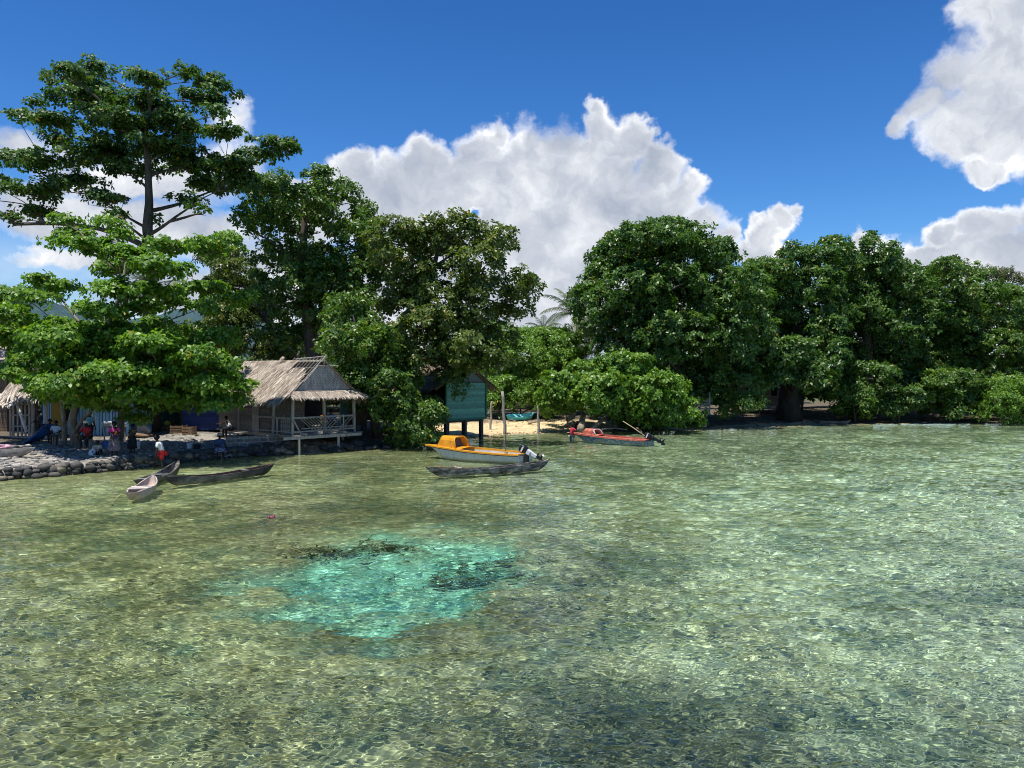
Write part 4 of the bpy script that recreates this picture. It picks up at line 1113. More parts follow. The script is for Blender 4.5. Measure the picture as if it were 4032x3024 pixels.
    bld(mb, 'gable', WEAVE)
    mb = MB()
    # bare roof poles along the broken ridge
    mb.tube([W(uc, -0.15, zr + 0.13), W(uc, 2.8, zr + 0.02)], 0.03, 6)
    mb.tube([W(uc - 0.1, -0.2, zr - 0.1), W(uc - 0.05, 3.5, zr - 0.12)], 0.025, 6)
    mb.tube([W(ul + 0.2, -0.14, zl + 0.1), W(uc + 0.08, -0.14, zr + 0.2)], 0.032, 6)
    for k in range(9):
        v = 0.25 + k * 0.34
        mb.tube([W(uc - 0.95, v, zr - 0.86), W(uc + 0.04, v - 0.05, zr + 0.10)], 0.018, 5)
    for k in range(5):
        s = 0.3 + k * 0.16
        mb.tube([W(ul + (uc - ul) * s, -0.1, zl + (zr - zl) * s - 0.02), W(ul + (uc - ul) * s, 1.0 + 0.3 * k, zl + (zr - zl) * s)], 0.018, 5)
    mb.tube([W(uc, 0.02, 4.55), W(uc + 0.02, -0.05, zr + 0.1)], 0.02, 5)
    mb.tube([W(uc - 0.5, 0.0, 4.6), W(uc + 0.9, 0.0, 4.62)], 0.03, 6)
    bld(mb, 'rafter', W_GREY)
    mb = MB()
    thatch(mb, W(uc - 0.25, 3.6, zr - 0.2), W(uc - 0.25, 4.0, zr - 0.2), W(uc - 0.1, 3.6, zr + 0.2), W(uc - 0.1, 3.9, zr + 0.3), 3, 9, 0.35, 0.07, lift=0.5, base=False)
    bld(mb, 'loose_thatch', THATCH)
veranda_hut()

# ------------------------------------------------------------------ green plank house on stilts
def green_house():
    F = Frame((PX(1755, 47.5), 47.5), (0.66, 0.75)); W = F.w
    root = empty('stilt_house', W(0, 0, 0)); inv = root.location.copy()
    tag(root, 'green plank house standing on dark stilts at the edge of the sand', 'house')
    def bld(mb, name, mat, **k):
        for i, p in enumerate(mb.v): mb.v[i] = (p[0] - inv.x, p[1] - inv.y, p[2] - inv.z)
        return mb.build(name, mat, root, **k)
    z0, z1, zp = 1.30, 3.62, 4.62
    mb = MB(); boards(mb, W(0.05, 0, 0), W(3.55, 0, 0), z0 + 0.1, z1, 0.115, 0.03, 0.02)
    boards(mb, W(3.55, 0, 0), W(3.55, 3.4, 0), z0 + 0.1, z1, 0.115, 0.03, 0.02)
    bld(mb, 'wall', GREEN_P)
    mb = MB()
    for u, v in ((0.0, -0.025), (3.58, -0.025)):
        mb.beam(W(u, v, z0), W(u, v, z1 + 0.05), 0.10, 0.09, F.g)
    mb.beam(W(-0.04, -0.03, z0 + 0.04), W(3.62, -0.03, z0 + 0.04), 0.07, 0.13)
    bld(mb, 'trim', GREEN_T)
    mb = MB()
    k = 8
    for i in range(k):
        a, b = z1 + 0.03 + (zp - z1) * i / k, z1 + 0.03 + (zp - z1) * (i + 1) / k
        s = (i + 0.5) / k * 0.98
        mb.cur = rnd.random()
        mb.box(W(1.8, 0.0, (a + b) / 2), (3.6 * (1 - s), 0.03, (b - a) * 1.02), Matrix.Rotation(F.rz, 3, 'Z') @ Matrix.Rotation(-0.1, 3, 'X'))
    mb.cur = 0
    bld(mb, 'gable', wood('grey_green_boards', (0.11, 0.13, 0.125), (0.20, 0.225, 0.215), 4, 0))
    mb = MB()
    for i in range(16): mb.cur = rnd.random(); mb.box(W(1.2, 0.11 + i * 0.22, z0), (4.9, 0.21, 0.05), Matrix.Rotation(F.rz, 3, 'Z'))
    mb.cur = 0
    for v in (0.15, 1.7, 3.3): mb.beam(W(-1.2, v, z0 - 0.09), W(3.5, v, z0 - 0.09), 0.08, 0.12)
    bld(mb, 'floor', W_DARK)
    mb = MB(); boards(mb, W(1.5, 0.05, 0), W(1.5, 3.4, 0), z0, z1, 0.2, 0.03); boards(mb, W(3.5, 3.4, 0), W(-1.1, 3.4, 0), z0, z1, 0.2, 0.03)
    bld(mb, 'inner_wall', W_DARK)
    mb = MB(); boards(mb, W(-0.02, 1.9, 0), W(-0.02, 0.05, 0), z0 + 0.05, 2.22, 0.09, 0.02, 0.015, vertical=True)
    bld(mb, 'railing', BLUE_R)
    mb = MB(); mb.beam(W(-0.03, 2.35, z0), W(-0.03, 2.35, z1), 0.09, 0.09, F.g)
    bld(mb, 'post', BLUE_R)
    for u in (0.15, 1.75, 3.3):
        for v in (0.12, 1.75, 3.3):
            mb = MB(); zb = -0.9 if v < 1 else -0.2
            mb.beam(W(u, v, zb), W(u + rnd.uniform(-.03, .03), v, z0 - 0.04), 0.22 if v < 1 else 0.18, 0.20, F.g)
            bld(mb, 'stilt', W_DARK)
    mb = MB(); mb.beam(W(-1.0, 0.2, -0.6), W(-1.0, 0.2, z0 - 0.04), 0.16, 0.16, F.g); bld(mb, 'stilt', W_DARK)
    mb = MB()
    ul, ur, uc = -1.05, 4.35, 1.8
    thatch(mb, W(ul, -0.15, 3.28), W(ul, 4.2, 3.28), W(uc, -0.25, 4.85), W(uc, 4.2, 4.85), 12, 70, 0.6, 0.09)
    thatch(mb, W(ur, 4.2, 3.30), W(ur, -0.25, 3.30), W(uc, 4.2, 4.85), W(uc, -0.25, 4.85), 12, 70, 0.55, 0.09)
    bld(mb, 'roof', THATCH_OLD)
    mb = MB(); mb.beam(W(ur - 0.1, -0.12, 3.30), W(uc, -0.12, 4.74), 0.05, 0.1); mb.beam(W(ul + 0.1, -0.12, 3.26), W(uc, -0.118, 4.74), 0.05, 0.1)
    bld(mb, 'rafter', W_BROWN)
    # things left on the veranda counter
    def loose(name, label, cat, mb, mat):
        o = mb.build(name, mat); tag(o, label, cat)
    mb = MB(); mb.lathe([(0.0, 0), (.13, 0), (.13, .30), (.12, .34), (0, .34)], 12, W(0.10, 1.62, 2.24)); loose('jar', 'pale round container standing on the blue veranda rail', 'container', mb, WHITE_P)
    mb = MB(); mb.cur = .5; mb.box(W(0.16, 0.85, 2.33), (0.42, 0.32, 0.2), Matrix.Rotation(F.rz, 3, 'Z')); mb.box(W(0.16, 0.85, 2.445), (0.44, 0.34, 0.03), Matrix.Rotation(F.rz, 3, 'Z')); loose('box', 'light box standing on the blue veranda rail', 'box', mb, WHITE_P)
green_house()

def simple_house(name, label, A, g, Wd, D, z0, z1, zp, wallmat, roofmat, vertical=False, h=0.16, roof='gable', thatch_roof=False, over=0.5, stilts=True, trim=None, gableface=True, window=None, gap=0.004):
    F = Frame(A, g); W = F.w
    root = empty(name, W(0, 0, 0)); inv = root.location.copy(); tag(root, label, 'house')
    def bld(mb, nm, mat, **k):
        for i, p in enumerate(mb.v): mb.v[i] = (p[0] - inv.x, p[1] - inv.y, p[2] - inv.z)
        return mb.build(nm, mat, root, **k)
    mb = MB()
    boards(mb, W(0, 0, 0), W(Wd, 0, 0), z0, z1, h, vertical=vertical, gap=gap)
    boards(mb, W(Wd, 0, 0), W(Wd, D, 0), z0, z1, h, vertical=vertical, gap=gap)
    boards(mb, W(Wd, D, 0), W(0, D, 0), z0, z1, h, vertical=vertical, gap=gap)
    boards(mb, W(0, D, 0), W(0, 0, 0), z0, z1, h, vertical=vertical, gap=gap)
    bld(mb, 'wall', wallmat)
    mb = MB()
    if roof == 'gable':
        if gableface:
            e = [(-over, z1 - 0.1), (Wd / 2, zp), (Wd + over, z1 - 0.1)]
            if thatch_roof:
                thatch(mb, W(-over, -over, z1 - .1), W(-over, D + over, z1 - .1), W(Wd / 2, -over, zp), W(Wd / 2, D + over, zp), 10, 60, 0.6, 0.1)
                thatch(mb, W(Wd + over, D + over, z1 - .1), W(Wd + over, -over, z1 - .1), W(Wd / 2, D + over, zp), W(Wd / 2, -over, zp), 10, 60, 0.6, 0.1)
            else:
                for (u0, za), (u1, zb) in ((e[0], e[1]), (e[1], e[2])):
                    rows = []
                    for i in range(3):
                        t = i / 2
                        rows.append([W(u0 + (u1 - u0) * t, v, za + (zb - za) * t + 0.012 * (j % 2)) for j, v in enumerate(np.arange(-over, D + over, 0.08))])
                    mb.grid(rows)
            g2 = MB(); g2.add([W(0.02, 0.015, z1), W(Wd - .02, 0.015, z1), W(Wd / 2, 0.015, zp - .06), W(0.02, 0.055, z1), W(Wd - .02, 0.055, z1), W(Wd / 2, 0.055, zp - .06)], [(0, 1, 2), (5, 4, 3), (0, 3, 4, 1), (1, 4, 5, 2), (2, 5, 3, 0)])
            bld(g2, 'gable', wallmat)
            if trim:
                t = MB(); t.beam(W(-over, -over - 0.02, z1 - 0.16), W(Wd / 2, -over - 0.02, zp - 0.06), 0.04, 0.16); t.beam(W(Wd + over, -over - 0.024, z1 - 0.16), W(Wd / 2, -over - 0.024, zp - 0.06), 0.04, 0.16)
                bld(t, 'bargeboard', trim)
        else:
            if thatch_roof:
                thatch(mb, W(-over, -over, z1 - .15), W(Wd + over, -over, z1 - .15), W(-over, D / 2, zp), W(Wd + over, D / 2, zp), 12, int(22 * (Wd + 2 * over)), 0.6, 0.09)
                thatch(mb, W(Wd + over, D + over, z1 - .15), W(-over, D + over, z1 - .15), W(Wd + over, D / 2, zp), W(-over, D / 2, zp), 10, 60, 0.6, 0.1)
    else:
        rows = [[W(u, v, z1 + 0.05 + (zp - z1) * (v + over) / (D + 2 * over) + 0.012 * (j % 2)) for j, u in enumerate(np.arange(-over, Wd + over, 0.08))] for v in (-over, D / 2, D + over)]
        mb.grid(rows)
    bld(mb, 'roof', roofmat, solid=0.0 if thatch_roof else 0.02)
    if stilts:
        for u in (0.1, Wd / 2, Wd - 0.1):
            for v in (0.1, D - 0.1):
                s = MB(); s.beam(W(u, v, 0.0), W(u, v, z0), 0.14, 0.14, F.g); bld(s, 'stilt', W_DARK)
    if window:
        for (u0, u1, za, zb) in window:
            s = MB(); s.box(W((u0 + u1) / 2, -0.03, (za + zb) / 2), (u1 - u0, 0.03, zb - za), Matrix.Rotation(F.rz, 3, 'Z'))
            f = bld(s, 'window', mottled('painted_dark_interior', (0.012, 0.012, 0.012), (0.02, 0.02, 0.02), 2, 0.9))  # near-black panel paints the unlit interior onto the wall
            s = MB()
            for (pa, pb) in (((u0, za), (u1, za)), ((u0, zb), (u1, zb)), ((u0, za), (u0, zb)), ((u1, za), (u1, zb))):
                s.beam(W(pa[0], -0.055, pa[1]), W(pb[0], -0.055, pb[1]), 0.05, 0.05)
            for i, p in enumerate(s.v): s.v[i] = (p[0] - inv.x, p[1] - inv.y, p[2] - inv.z)
            s.build('frame', W_GREY, f)
    return root, F
X = PX
simple_house('house', 'teal sheet walled house behind the right end of the veranda hut', (X(1345, 46.5), 46.5), (1.0, 0.25), 0.95, 3.0, 1.4, 3.5, 3.9, TEAL_P, METAL, True, 0.6, roof='shed')
simple_house('house', 'low dark green plank house on posts hidden behind the shrubs', (X(1420, 49), 49), (1.0, 0.12), 2.9, 3.0, 1.25, 3.0, 3.8, GREEN_D, THATCH_OLD, thatch_roof=True, gableface=False)
simple_house('shop', 'light blue vertical plank shop wall behind the seated people', (X(168, 44), 44), (1.0, -0.02), 5.0, 3.0, 0.65, 3.25, 3.9, BLUE_L, METAL, True, 0.19, roof='shed', over=0.9, stilts=False, gap=0.05, window=[(1.0, 1.9, 1.5, 2.5)])
simple_house('house', 'green walled house with a pale metal gable roof behind the almond trunks', (X(520, 49.5), 49.5), (1.0, 0.05), 3.0, 4.0, 0.75, 3.9, 4.75, GREEN_D, METAL, True, 0.3, over=0.55, stilts=False, trim=WHITE_P)
simple_house('house', 'dark blue plank house left of the veranda hut', (X(720, 47), 47), (1.0, 0.10), 3.5, 3.5, 0.75, 3.05, 3.7, BLUE_D, METAL, False, 0.2, roof='shed', over=0.4, stilts=False, window=[(2.4, 3.0, 1.4, 2.3)])
simple_house('house', 'brown woven walled hut cut by the left edge', (X(-190, 46), 46), (1.0, 0.0), 3.3, 3.0, 0.7, 5.2, 5.9, W_BROWN, THATCH, False, 0.15, thatch_roof=True, gableface=False, stilts=False, over=0.3)
simple_house('house', 'brown plank house under the dark trees on the right shore', (X(2905, 72), 72), (1.0, 0.12), 4.4, 4.0, 1.3, 4.4, 5.5, wood('pale_brown_boards', (0.20, 0.145, 0.10), (0.36, 0.27, 0.20), 4, 0), THATCH, False, 0.2, thatch_roof=True, over=0.5, window=[(3.2, 3.9, 2.2, 3.2)])
simple_house('shed', 'narrow grey brown plank shed joined to the right of the brown house', (X(3105, 72.5), 72.5), (1.0, 0.12), 1.5, 2.6, 1.3, 3.7, 4.3, W_GREYH, THATCH_OLD, True, 0.2, thatch_roof=True, over=0.3)

# far left thatched hut with a slatted front
def slat_hut():
    F = Frame((X(40, 41.5), 41.5), (1, 0.0)); W = F.w
    root = empty('thatched_hut', W(0, 0, 0)); inv = root.location.copy()
    tag(root, 'thatched hut with an open slatted timber front near the left edge', 'hut')
    def bld(mb, name, mat, **k):
        for i, p in enumerate(mb.v): mb.v[i] = (p[0] - inv.x, p[1] - inv.y, p[2] - inv.z)
        return mb.build(name, mat, root, **k)
    mb = MB()
    for k, u in enumerate((0.15, 0.38, 0.60, 0.80, 1.04)):
        mb.beam(W(u + rnd.uniform(-.03, .03), 0, 0.55), W(u, 0, 3.2), 0.12 if k in (0, 4) else 0.09, 0.04, (0, 1, 0))
    for z in (0.75, 1.35, 1.95, 2.55): mb.beam(W(0.1, -0.05, z), W(1.1, -0.05, z), 0.03, 0.07)
    bld(mb, 'slat_front', W_GREY)
    for u in (1.22, 1.95):
        mb = MB(); mb.beam(W(u, 0, 0.5), W(u, 0, 3.2), 0.13, 0.13, (0, 1, 0)); bld(mb, 'post', W_GREY)
    mb = MB(); boards(mb, W(1.25, 1.6, 0), W(1.9, 1.6, 0), 0.7, 2.9, 0.25); bld(mb, 'door', YELLOW_P)
    mb = MB(); boards(mb, W(0.1, 2.6, 0), W(2.0, 2.6, 0), 0.6, 3.2, 0.2); bld(mb, 'wall', W_DARK)
    mb = MB()
    thatch(mb, W(0.0, -0.5, 3.10), W(2.15, -0.5, 3.10), W(0.15, 1.6, 5.55), W(2.1, 1.6, 5.55), 14, 50, 0.6, 0.09)
    thatch(mb, W(2.15, 3.6, 3.10), W(0.0, 3.6, 3.10), W(2.1, 1.6, 5.55), W(0.15, 1.6, 5.55), 10, 40, 0.6, 0.1)
    bld(mb, 'roof', THATCH)
    mb = MB(); mb.box(W(0.6, -0.35, 0.62), (1.6, 0.5, 0.12)); mb.box(W(0.3, -0.3, 0.5), (0.3, 0.4, 0.14)); mb.box(W(1.1, -0.3, 0.5), (0.3, 0.4, 0.14)); bld(mb, 'doorstep', W_GREY)
slat_hut()
mb = MB(); mb.tube([P(55, 1558, 41.0), P(80, 1630, 40.8), P(104, 1702, 40.6)], [0.075, 0.075, 0.085], 8)
tag(mb.build('pole', WHITE_P, smooth=True), 'white painted pole leaning against the slatted hut front', 'pole')
mb = MB(); mb.tube([G(10, 1718, 0.45), G(10, 1718, 0.45) + Vector((0, 0, 4.4))], 0.07, 10); mb.box(G(10, 1718, 0.45) + Vector((0.3, 0.0, 4.42)), (0.9, 0.06, 0.06)); mb.box(G(10, 1718, 0.45) + Vector((0.3, 0.0, 2.6)), (0.9, 0.05, 0.05))
tag(mb.build('pole', METAL, smooth=False), 'upright grey metal pole at the left edge of the picture', 'pole')
mb = MB()
thatch(mb, P(-60, 1600, 40.5), P(60, 1592, 40.5), P(-60, 1550, 42), P(66, 1545, 42), 5, 34, 0.5, 0.09)
lean = empty('lean_to', P(-20, 1720, 41)); tag(lean, 'low thatched lean-to roof beside the grey metal pole', 'shelter')
for i, p in enumerate(mb.v): mb.v[i] = tuple(Vector(p) - lean.location)
mb.build('roof', THATCH, lean)
for px in (-50, 40):
    mb = MB(); mb.tube([P(px, 1722, 41) - lean.location, P(px, 1580, 41) - lean.location], 0.05, 7); mb.build('post', W_GREY, lean)

# small slatted platform on a leg, right
def slat_platform():
    d = 60.0
    root = empty('slatted_platform', Vector((X(2762, d), d, 0))); inv = root.location.copy()
    tag(root, 'small grey slatted cabin standing over the water on one leg', 'cabin')
    x0, x1 = X(2727, d) - inv.x, X(2797, d) - inv.x
    def zz(py): return CH + (HY - py) / FPX * d
    mb = MB()
    for k, py in enumerate((1580, 1590, 1600, 1610, 1619)):
        mb.cur = rnd.random(); mb.box(((x0 + x1) / 2, 0, zz(py)), (x1 - x0, 0.03, 0.11), Matrix.Rotation(rnd.uniform(-.02, .02), 3, 'Y'))
        mb.box((x0, 0.6, zz(py)), (0.03, 1.2, 0.11)); mb.box((x1, 0.6, zz(py)), (0.03, 1.2, 0.11))
    mb.build('slat_wall', W_GREY, root)
    for x in (x0 + .03, x1 - .03):
        for y in (0.05, 1.2):
            mb = MB(); mb.box((x, y, (zz(1545) + zz(1632)) / 2), (0.08, 0.08, zz(1545) - zz(1632))); mb.build('post', W_GREY, root)
    mb = MB(); mb.box(((x0 + x1) / 2, 0.6, zz(1630)), (x1 - x0 + .1, 1.35, 0.1)); mb.build('floor', W_GREY, root)
    for x, y in ((0.28, 0.1), (-0.5, 1.1), (0.5, 1.1)):
        mb = MB(); mb.box((x, y, (zz(1632) - 0.5) / 2), (0.15, 0.13, zz(1632) + 0.5)); mb.build('leg', W_GREY, root)
slat_platform()

# ------------------------------------------------------------------ stone sea wall, block wall, rocks, pebbles
def along_shore(x0, x1, step):
    out = []
    pts = [Vector((a, b)) for a, b in SHORE]
    for a, b in zip(pts[:-1], pts[1:]):
        L = (b - a).length
        k = max(1, int(L / step)) if -40 < a.x < 60 or -40 < b.x < 60 else 1
        for i in range(k):
            p = a.lerp(b, i / k); t = (b - a).normalized()
            if x0 < p.x < x1: out.append((p, Vector((-t.y, t.x))))
    return out
mb = MB(); sd = 0
for row, (zc, off) in enumerate(((0.05, 0.0), (0.22, 0.08), (0.36, 0.18))):
    for p, nn in along_shore(-36, -11.4, 0.27):
        sd += 1
        q = p + nn * (off + rnd.uniform(-.05, .05))
        mb.cur = rnd.random() if row < 2 else rnd.uniform(0, 0.75)
        s = rnd.choice((0.08, 0.11, 0.14, 0.18, 0.25)) * rnd.uniform(.85, 1.15)
        mb.lump((q.x + rnd.uniform(-.06, .06), q.y, zc + rnd.uniform(-.04, .04)), (s * rnd.uniform(1, 1.3), s, s * rnd.uniform(.6, .85)), sd, 2, 0.3, Matrix.Rotation(rnd.uniform(0, 3), 3, 'Z'))
tag(mb.build('stone_wall', STONE, smooth=True), 'low dry stone sea wall of dark rounded rocks along the left shore', 'wall')
a, b = G(892, 1752, 0.55), G(1112, 1730, 0.7)
fr = Frame((a.x, a.y), (b.x - a.x, b.y - a.y))
root = empty('block_wall', fr.w(0, 0, 0), fr.rz); tag(root, 'low grey concrete block wall with pale mortar below the veranda hut', 'wall')
Lw = (b - a).length
mb = MB(); mb.box((Lw / 2, 0.1, 0.50), (Lw, 0.2, 0.9)); mb.build('wall', BLOCK, root, bevel=0.012)
mb = MB()
for k in range(14): mb.cur = rnd.random(); mb.lump((Lw * k / 14 + 0.1, -0.12, 0.05 + 0.02 * k), (0.22, 0.16, 0.14), 300 + k, 2, 0.35)
mb.build('footing', STONE, root, smooth=True)
rocks = []
for i, (p, nn) in enumerate(along_shore(-13.5, -3.6, 0.34)):
    s = rnd.uniform(0.16, 0.38)
    mb = MB(); mb.cur = rnd.random(); mb.lump((0, 0, 0), (s * 1.25, s, s * 0.62), 500 + i, 3, 0.35)
    o = mb.build('rock', ROCK, smooth=True)
    q = p + nn * rnd.uniform(-0.25, 0.7)
    o.location = (q.x, q.y, max(0.02, gz(q.x, q.y)) + s * 0.1); o.rotation_euler = (0, 0, rnd.uniform(0, 6))
    tag(o, 'dark rock on the shaded bank between the stone wall and the stilt house', 'rock', 'rocks along the shaded bank')
mb = MB()
for i in range(1500):
    p, nn = rnd.choice(along_shore(-36, -9.5, 0.5)) if i == 0 else PTS[rnd.randrange(len(PTS))]
    if i == 0: PTS = along_shore(-36, -9.5, 0.3)
    k = rnd.random() ** 1.3 * 8.5 + 0.35
    x, y = p.x + nn.x * k + rnd.uniform(-.3, .3), p.y + nn.y * k
    s = rnd.uniform(0.035, 0.12) * (1.3 if rnd.random() < .1 else 1)
    mb.cur = rnd.random()
    mb.lump((x, y, gz(x, y) + s * 0.15), (s * rnd.uniform(1, 1.5), s, s * 0.5), i, 1, 0.25, Matrix.Rotation(rnd.uniform(0, 3), 3, 'Z'))
tag(mb.build('pebbles', PEBBLE, smooth=True), kind='stuff')
# fallen leaves and twigs on sand and under trees
mb = MB()
LIT = strand_mat('leaf_litter', [(0.0, (0.05, 0.035, 0.02)), (0.5, (0.16, 0.10, 0.05)), (1.0, (0.36, 0.27, 0.14))])
for i in range(2600):
    p, nn = PTS[0] if i < 0 else rnd.choice(PTS) if i < 700 else (None, None)
    if p is None:
        px = rnd.uniform(1850, 3600)
        if i == 700 or i % 100 == 0: ALL = along_shore(-4, 34, 0.25)
        p, nn = ALL[rnd.randrange(len(ALL))]
    band = rnd.choice((0.25, 0.6, 4.5, 6.5))
    k = abs(rnd.gauss(band, 0.5 if band < 2 else 1.4)) + 0.05
    x, y = p.x + nn.x * k, p.y + nn.y * k
    a = rnd.uniform(0, 6.28); s = rnd.uniform(.05, .16)
    z = gz(x, y) + 0.02
    mb.cur = rnd.random()
    d = Vector((math.cos(a), math.sin(a), rnd.uniform(-.1, .3))) * s; w = Vector((-math.sin(a), math.cos(a), rnd.uniform(-.3, .3))) * s * rnd.choice((.4, .12, .3))
    c = Vector((x, y, z))
    mb.add([c - d, c + w, c + d, c - w], [(0, 1, 2, 3)])
tag(mb.build('litter', LIT), kind='stuff')

# ------------------------------------------------------------------ mooring posts, driftwood
def pole(label, px, top, bot, d, r, lean=0.0, mat=W_GREY):
    b = P(px, bot, d); b.z = gz(b.x, b.y) - 0.3
    t = P(px - lean, top, d)
    mb = MB(); n = 7
    mb.tube([b.lerp(t, i / n) + Vector((0.03 * math.sin(i * 1.7 + px), 0, 0)) for i in range(n + 1)], [r * (1.1 - 0.25 * i / n) for i in range(n + 1)], 8, wob=0.1)
    return tag(mb.build('mooring_post', mat, smooth=True), label, 'post', 'bare poles in front of the beach')
pole('tall thick pale mooring pole at the water edge of the beach', 1990, 1541, 1716, 53.5, 0.11, 12)
pole('thin mooring pole beside the corner of the green stilt house', 1931, 1580, 1702, 55.5, 0.075, -4)
pole('shorter mooring pole in front of the bright bush', 2121, 1596, 1706, 54.5, 0.085, 2)
def log(label, a, b, r, d0=0, cat='log', name='driftwood_log', mat=DRIFT, bend=0.15):
    a, b = Vector(a), Vector(b); mb = MB(); n = 7
    mb.tube([a.lerp(b, i / n) + Vector((0, 0, bend * math.sin(math.pi * i / n))) for i in range(n + 1)], [r * (1.0 - 0.4 * i / n) for i in range(n + 1)], 9, wob=0.14)
    return tag(mb.build(name, mat, smooth=True), label, cat)
log('long driftwood log lying behind the stilts of the green house', G(1800, 1672, .42), G(1965, 1652, .5), 0.17)
log('thin bleached driftwood trunk above the long log', G(1850, 1655, .6), G(1985, 1640, .62), 0.09)
log('driftwood branch lying right of the turquoise canoe', G(2080, 1668, .45), G(2185, 1662, .5), 0.08)
log('slim bare branch on the sand behind the turquoise canoe', G(1990, 1641, .62), G(2090, 1634, .66), 0.07)
log('broken leaning stump beside the old tyre', G(2285, 1692, .4), P(2302, 1612, 57), 0.26, bend=0.05, name='stump', cat='stump')
log('fallen limb under the bright bush', G(2330, 1690, .35), P(2410, 1640, 57.5), 0.16)
log('pale broken branch below the bright bush', G(2350, 1697, .18), G(2470, 1693, .22), 0.07)
log('dark branch reaching down to the water under the dark trees', P(2910, 1648, 63), G(2990, 1678, .05), 0.08, mat=W_DARK)
log('bare branch sticking up between the red boat and the bush', P(2500, 1688, 54), P(2528, 1705, 53), 0.05)
log('thin stick jutting up left of the old tyre', G(2240, 1672, .5), P(2203, 1618, 58.5), 0.06)
mb = MB()
for i in range(26):
    p = G(rnd.uniform(1830, 2180), rnd.uniform(1640, 1668), .55)
    a = rnd.uniform(0, 3.1); l = rnd.uniform(.3, 1.1)
    mb.cur = rnd.random()
    mb.tube([p, p + Vector((math.cos(a) * l, math.sin(a) * l, rnd.uniform(0, .22)))], [rnd.uniform(.02, .05), 0.015], 5)
tag(mb.build('debris', DRIFT), kind='stuff')
# ------------------------------------------------------------------ boats
CANOE_W = mottled('weathered_canoe_wood', (0.10, 0.09, 0.075), (0.30, 0.275, 0.24), 3.0, 0.85, (0.6, 1, 1), 0.5, 0.01, c3=(0.42, 0.38, 0.32))
CANOE_G = mottled('grey_mottled_canoe_wood', (0.035, 0.032, 0.028), (0.17, 0.155, 0.13), 4.5, 0.85, (0.6, 1, 1.5), 0.6, 0.015, c3=(0.44, 0.40, 0.34), lo=0.36, hi=0.66)
CANOE_B = mottled('blackened_canoe_wood', (0.018, 0.018, 0.017), (0.075, 0.07, 0.06), 2.5, 0.8, (0.5, 1, 1), 0.4, 0.01, c3=(0.22, 0.20, 0.165))
CANOE_P = mottled('pinkish_canoe_wood', (0.26, 0.19, 0.155), (0.44, 0.345, 0.29), 2.5, 0.85, (0.5, 1, 1), 0.4, 0.01, c3=(0.55, 0.45, 0.38))
CANOE_T = mottled('turquoise_boat_paint', (0.03, 0.26, 0.34), (0.06, 0.40, 0.48), 2.0, 0.5)
CANOE_TIN = mottled('pale_turquoise_boat_paint', (0.12, 0.42, 0.48), (0.25, 0.55, 0.58), 2.0, 0.5)
INSIDE_R = mottled('reddish_canoe_inside', (0.08, 0.035, 0.03), (0.20, 0.10, 0.08), 3.0, 0.85)
ROPE = mottled('pale_rope', (0.40, 0.34, 0.18), (0.6, 0.52, 0.30), 20, 0.9)
CLOTH_W = mottled('pale_cloth', (0.50, 0.44, 0.38), (0.68, 0.60, 0.52), 5, 0.9)

def canoe(label, stern, bow, beam, mat, inside, free=0.24, rise=(0.2, 0.2), draft=0.1, over=(0.35, 0.35), blunt=0.0, seats=(), cat='canoe', z=0.0, wall=0.035, tilt=0.0, fl=0.6):
    """dugout: stern/bow are the waterline ends; rise = extra height of stern and bow tips"""
    s, b = Vector((stern[0], stern[1], 0)), Vector((bow[0], bow[1], 0))
    f = (b - s); L0 = f.length; f.normalize()
    root = empty('canoe', (s.x, s.y, z), math.atan2(f.y, f.x))
    if tilt: root.rotation_euler[0] = tilt
    tag(root, label, cat)
    n, k = 41, 9
    x0, x1 = -over[0], L0 + over[1]
    outer, inner, rimo, rimi = [], [], [], []
    for i in range(n):
        t = -1 + 2 * i / (n - 1)
        x = x0 + (x1 - x0) * i / (n - 1)
        e = abs(t)
        w = beam / 2 * max(0.035, (1 - e ** 2.6) ** 0.62)
        if t < 0 and blunt: w = max(w, beam / 2 * blunt * (1 if e > 0.8 else 0))
        gzv = free + (rise[0] if t < 0 else rise[1]) * e ** 2.4
        kz = -draft + (gzv + draft) * 0.93 * max(0, (e - fl) / (1 - fl)) ** 2.2
        ro, ri = [], []
        for j in range(k * 2 - 1):
            a = math.pi * j / (2 * k - 2)
            cy = math.cos(a); cz = math.sin(a)
            y = w * math.copysign(abs(cy) ** 0.75, cy)
            zz = gzv - (gzv - kz) * cz ** 0.8
            zz += 0.006 * math.sin(x * 9 + j) + 0.012 * math.sin(x * 2.3)
            ro.append(Vector((x, y, zz)))
            wi = max(0.002, w - wall * (1 if e < .93 else .35)); kzi = min(gzv - 0.004, kz + 0.05 + 0.02 * e)
            yi = wi * math.copysign(abs(cy) ** 0.75, cy)
            ri.append(Vector((x + (0.05 * -t if e > 0.9 else 0), yi, gzv - (gzv - kzi) * cz ** 0.8 + 0.012 * math.sin(x * 2.3))))
        outer.append(ro); inner.append(ri)
    mb = MB(); mb.grid(outer)
    for side in (0, -1):
        mb.grid([[r[side], q[side]] for r, q in zip(outer, inner)])
    mb.add(outer[0], [tuple(range(2 * k - 1))]); mb.add(outer[-1], [tuple(reversed(range(2 * k - 1)))])
    h = mb.build('hull', mat, root, smooth=True)
    h.data.polygons.foreach_set('use_smooth', [True] * len(h.data.polygons))
    mi = MB(); mi.grid([list(reversed(r)) for r in inner])
    mi.build('inside', inside, root, smooth=True)
    for sx, wd, m in seats:
        ix = min(n - 1, int((sx + over[0]) / (x1 - x0) * (n - 1)))
        ww = abs(outer[ix][0].y)
        st = MB(); st.box((sx, 0, outer[ix][0].z + 0.012), (wd, 2 * ww + 0.02, 0.03)); st.build('seat', m, root)
    return root

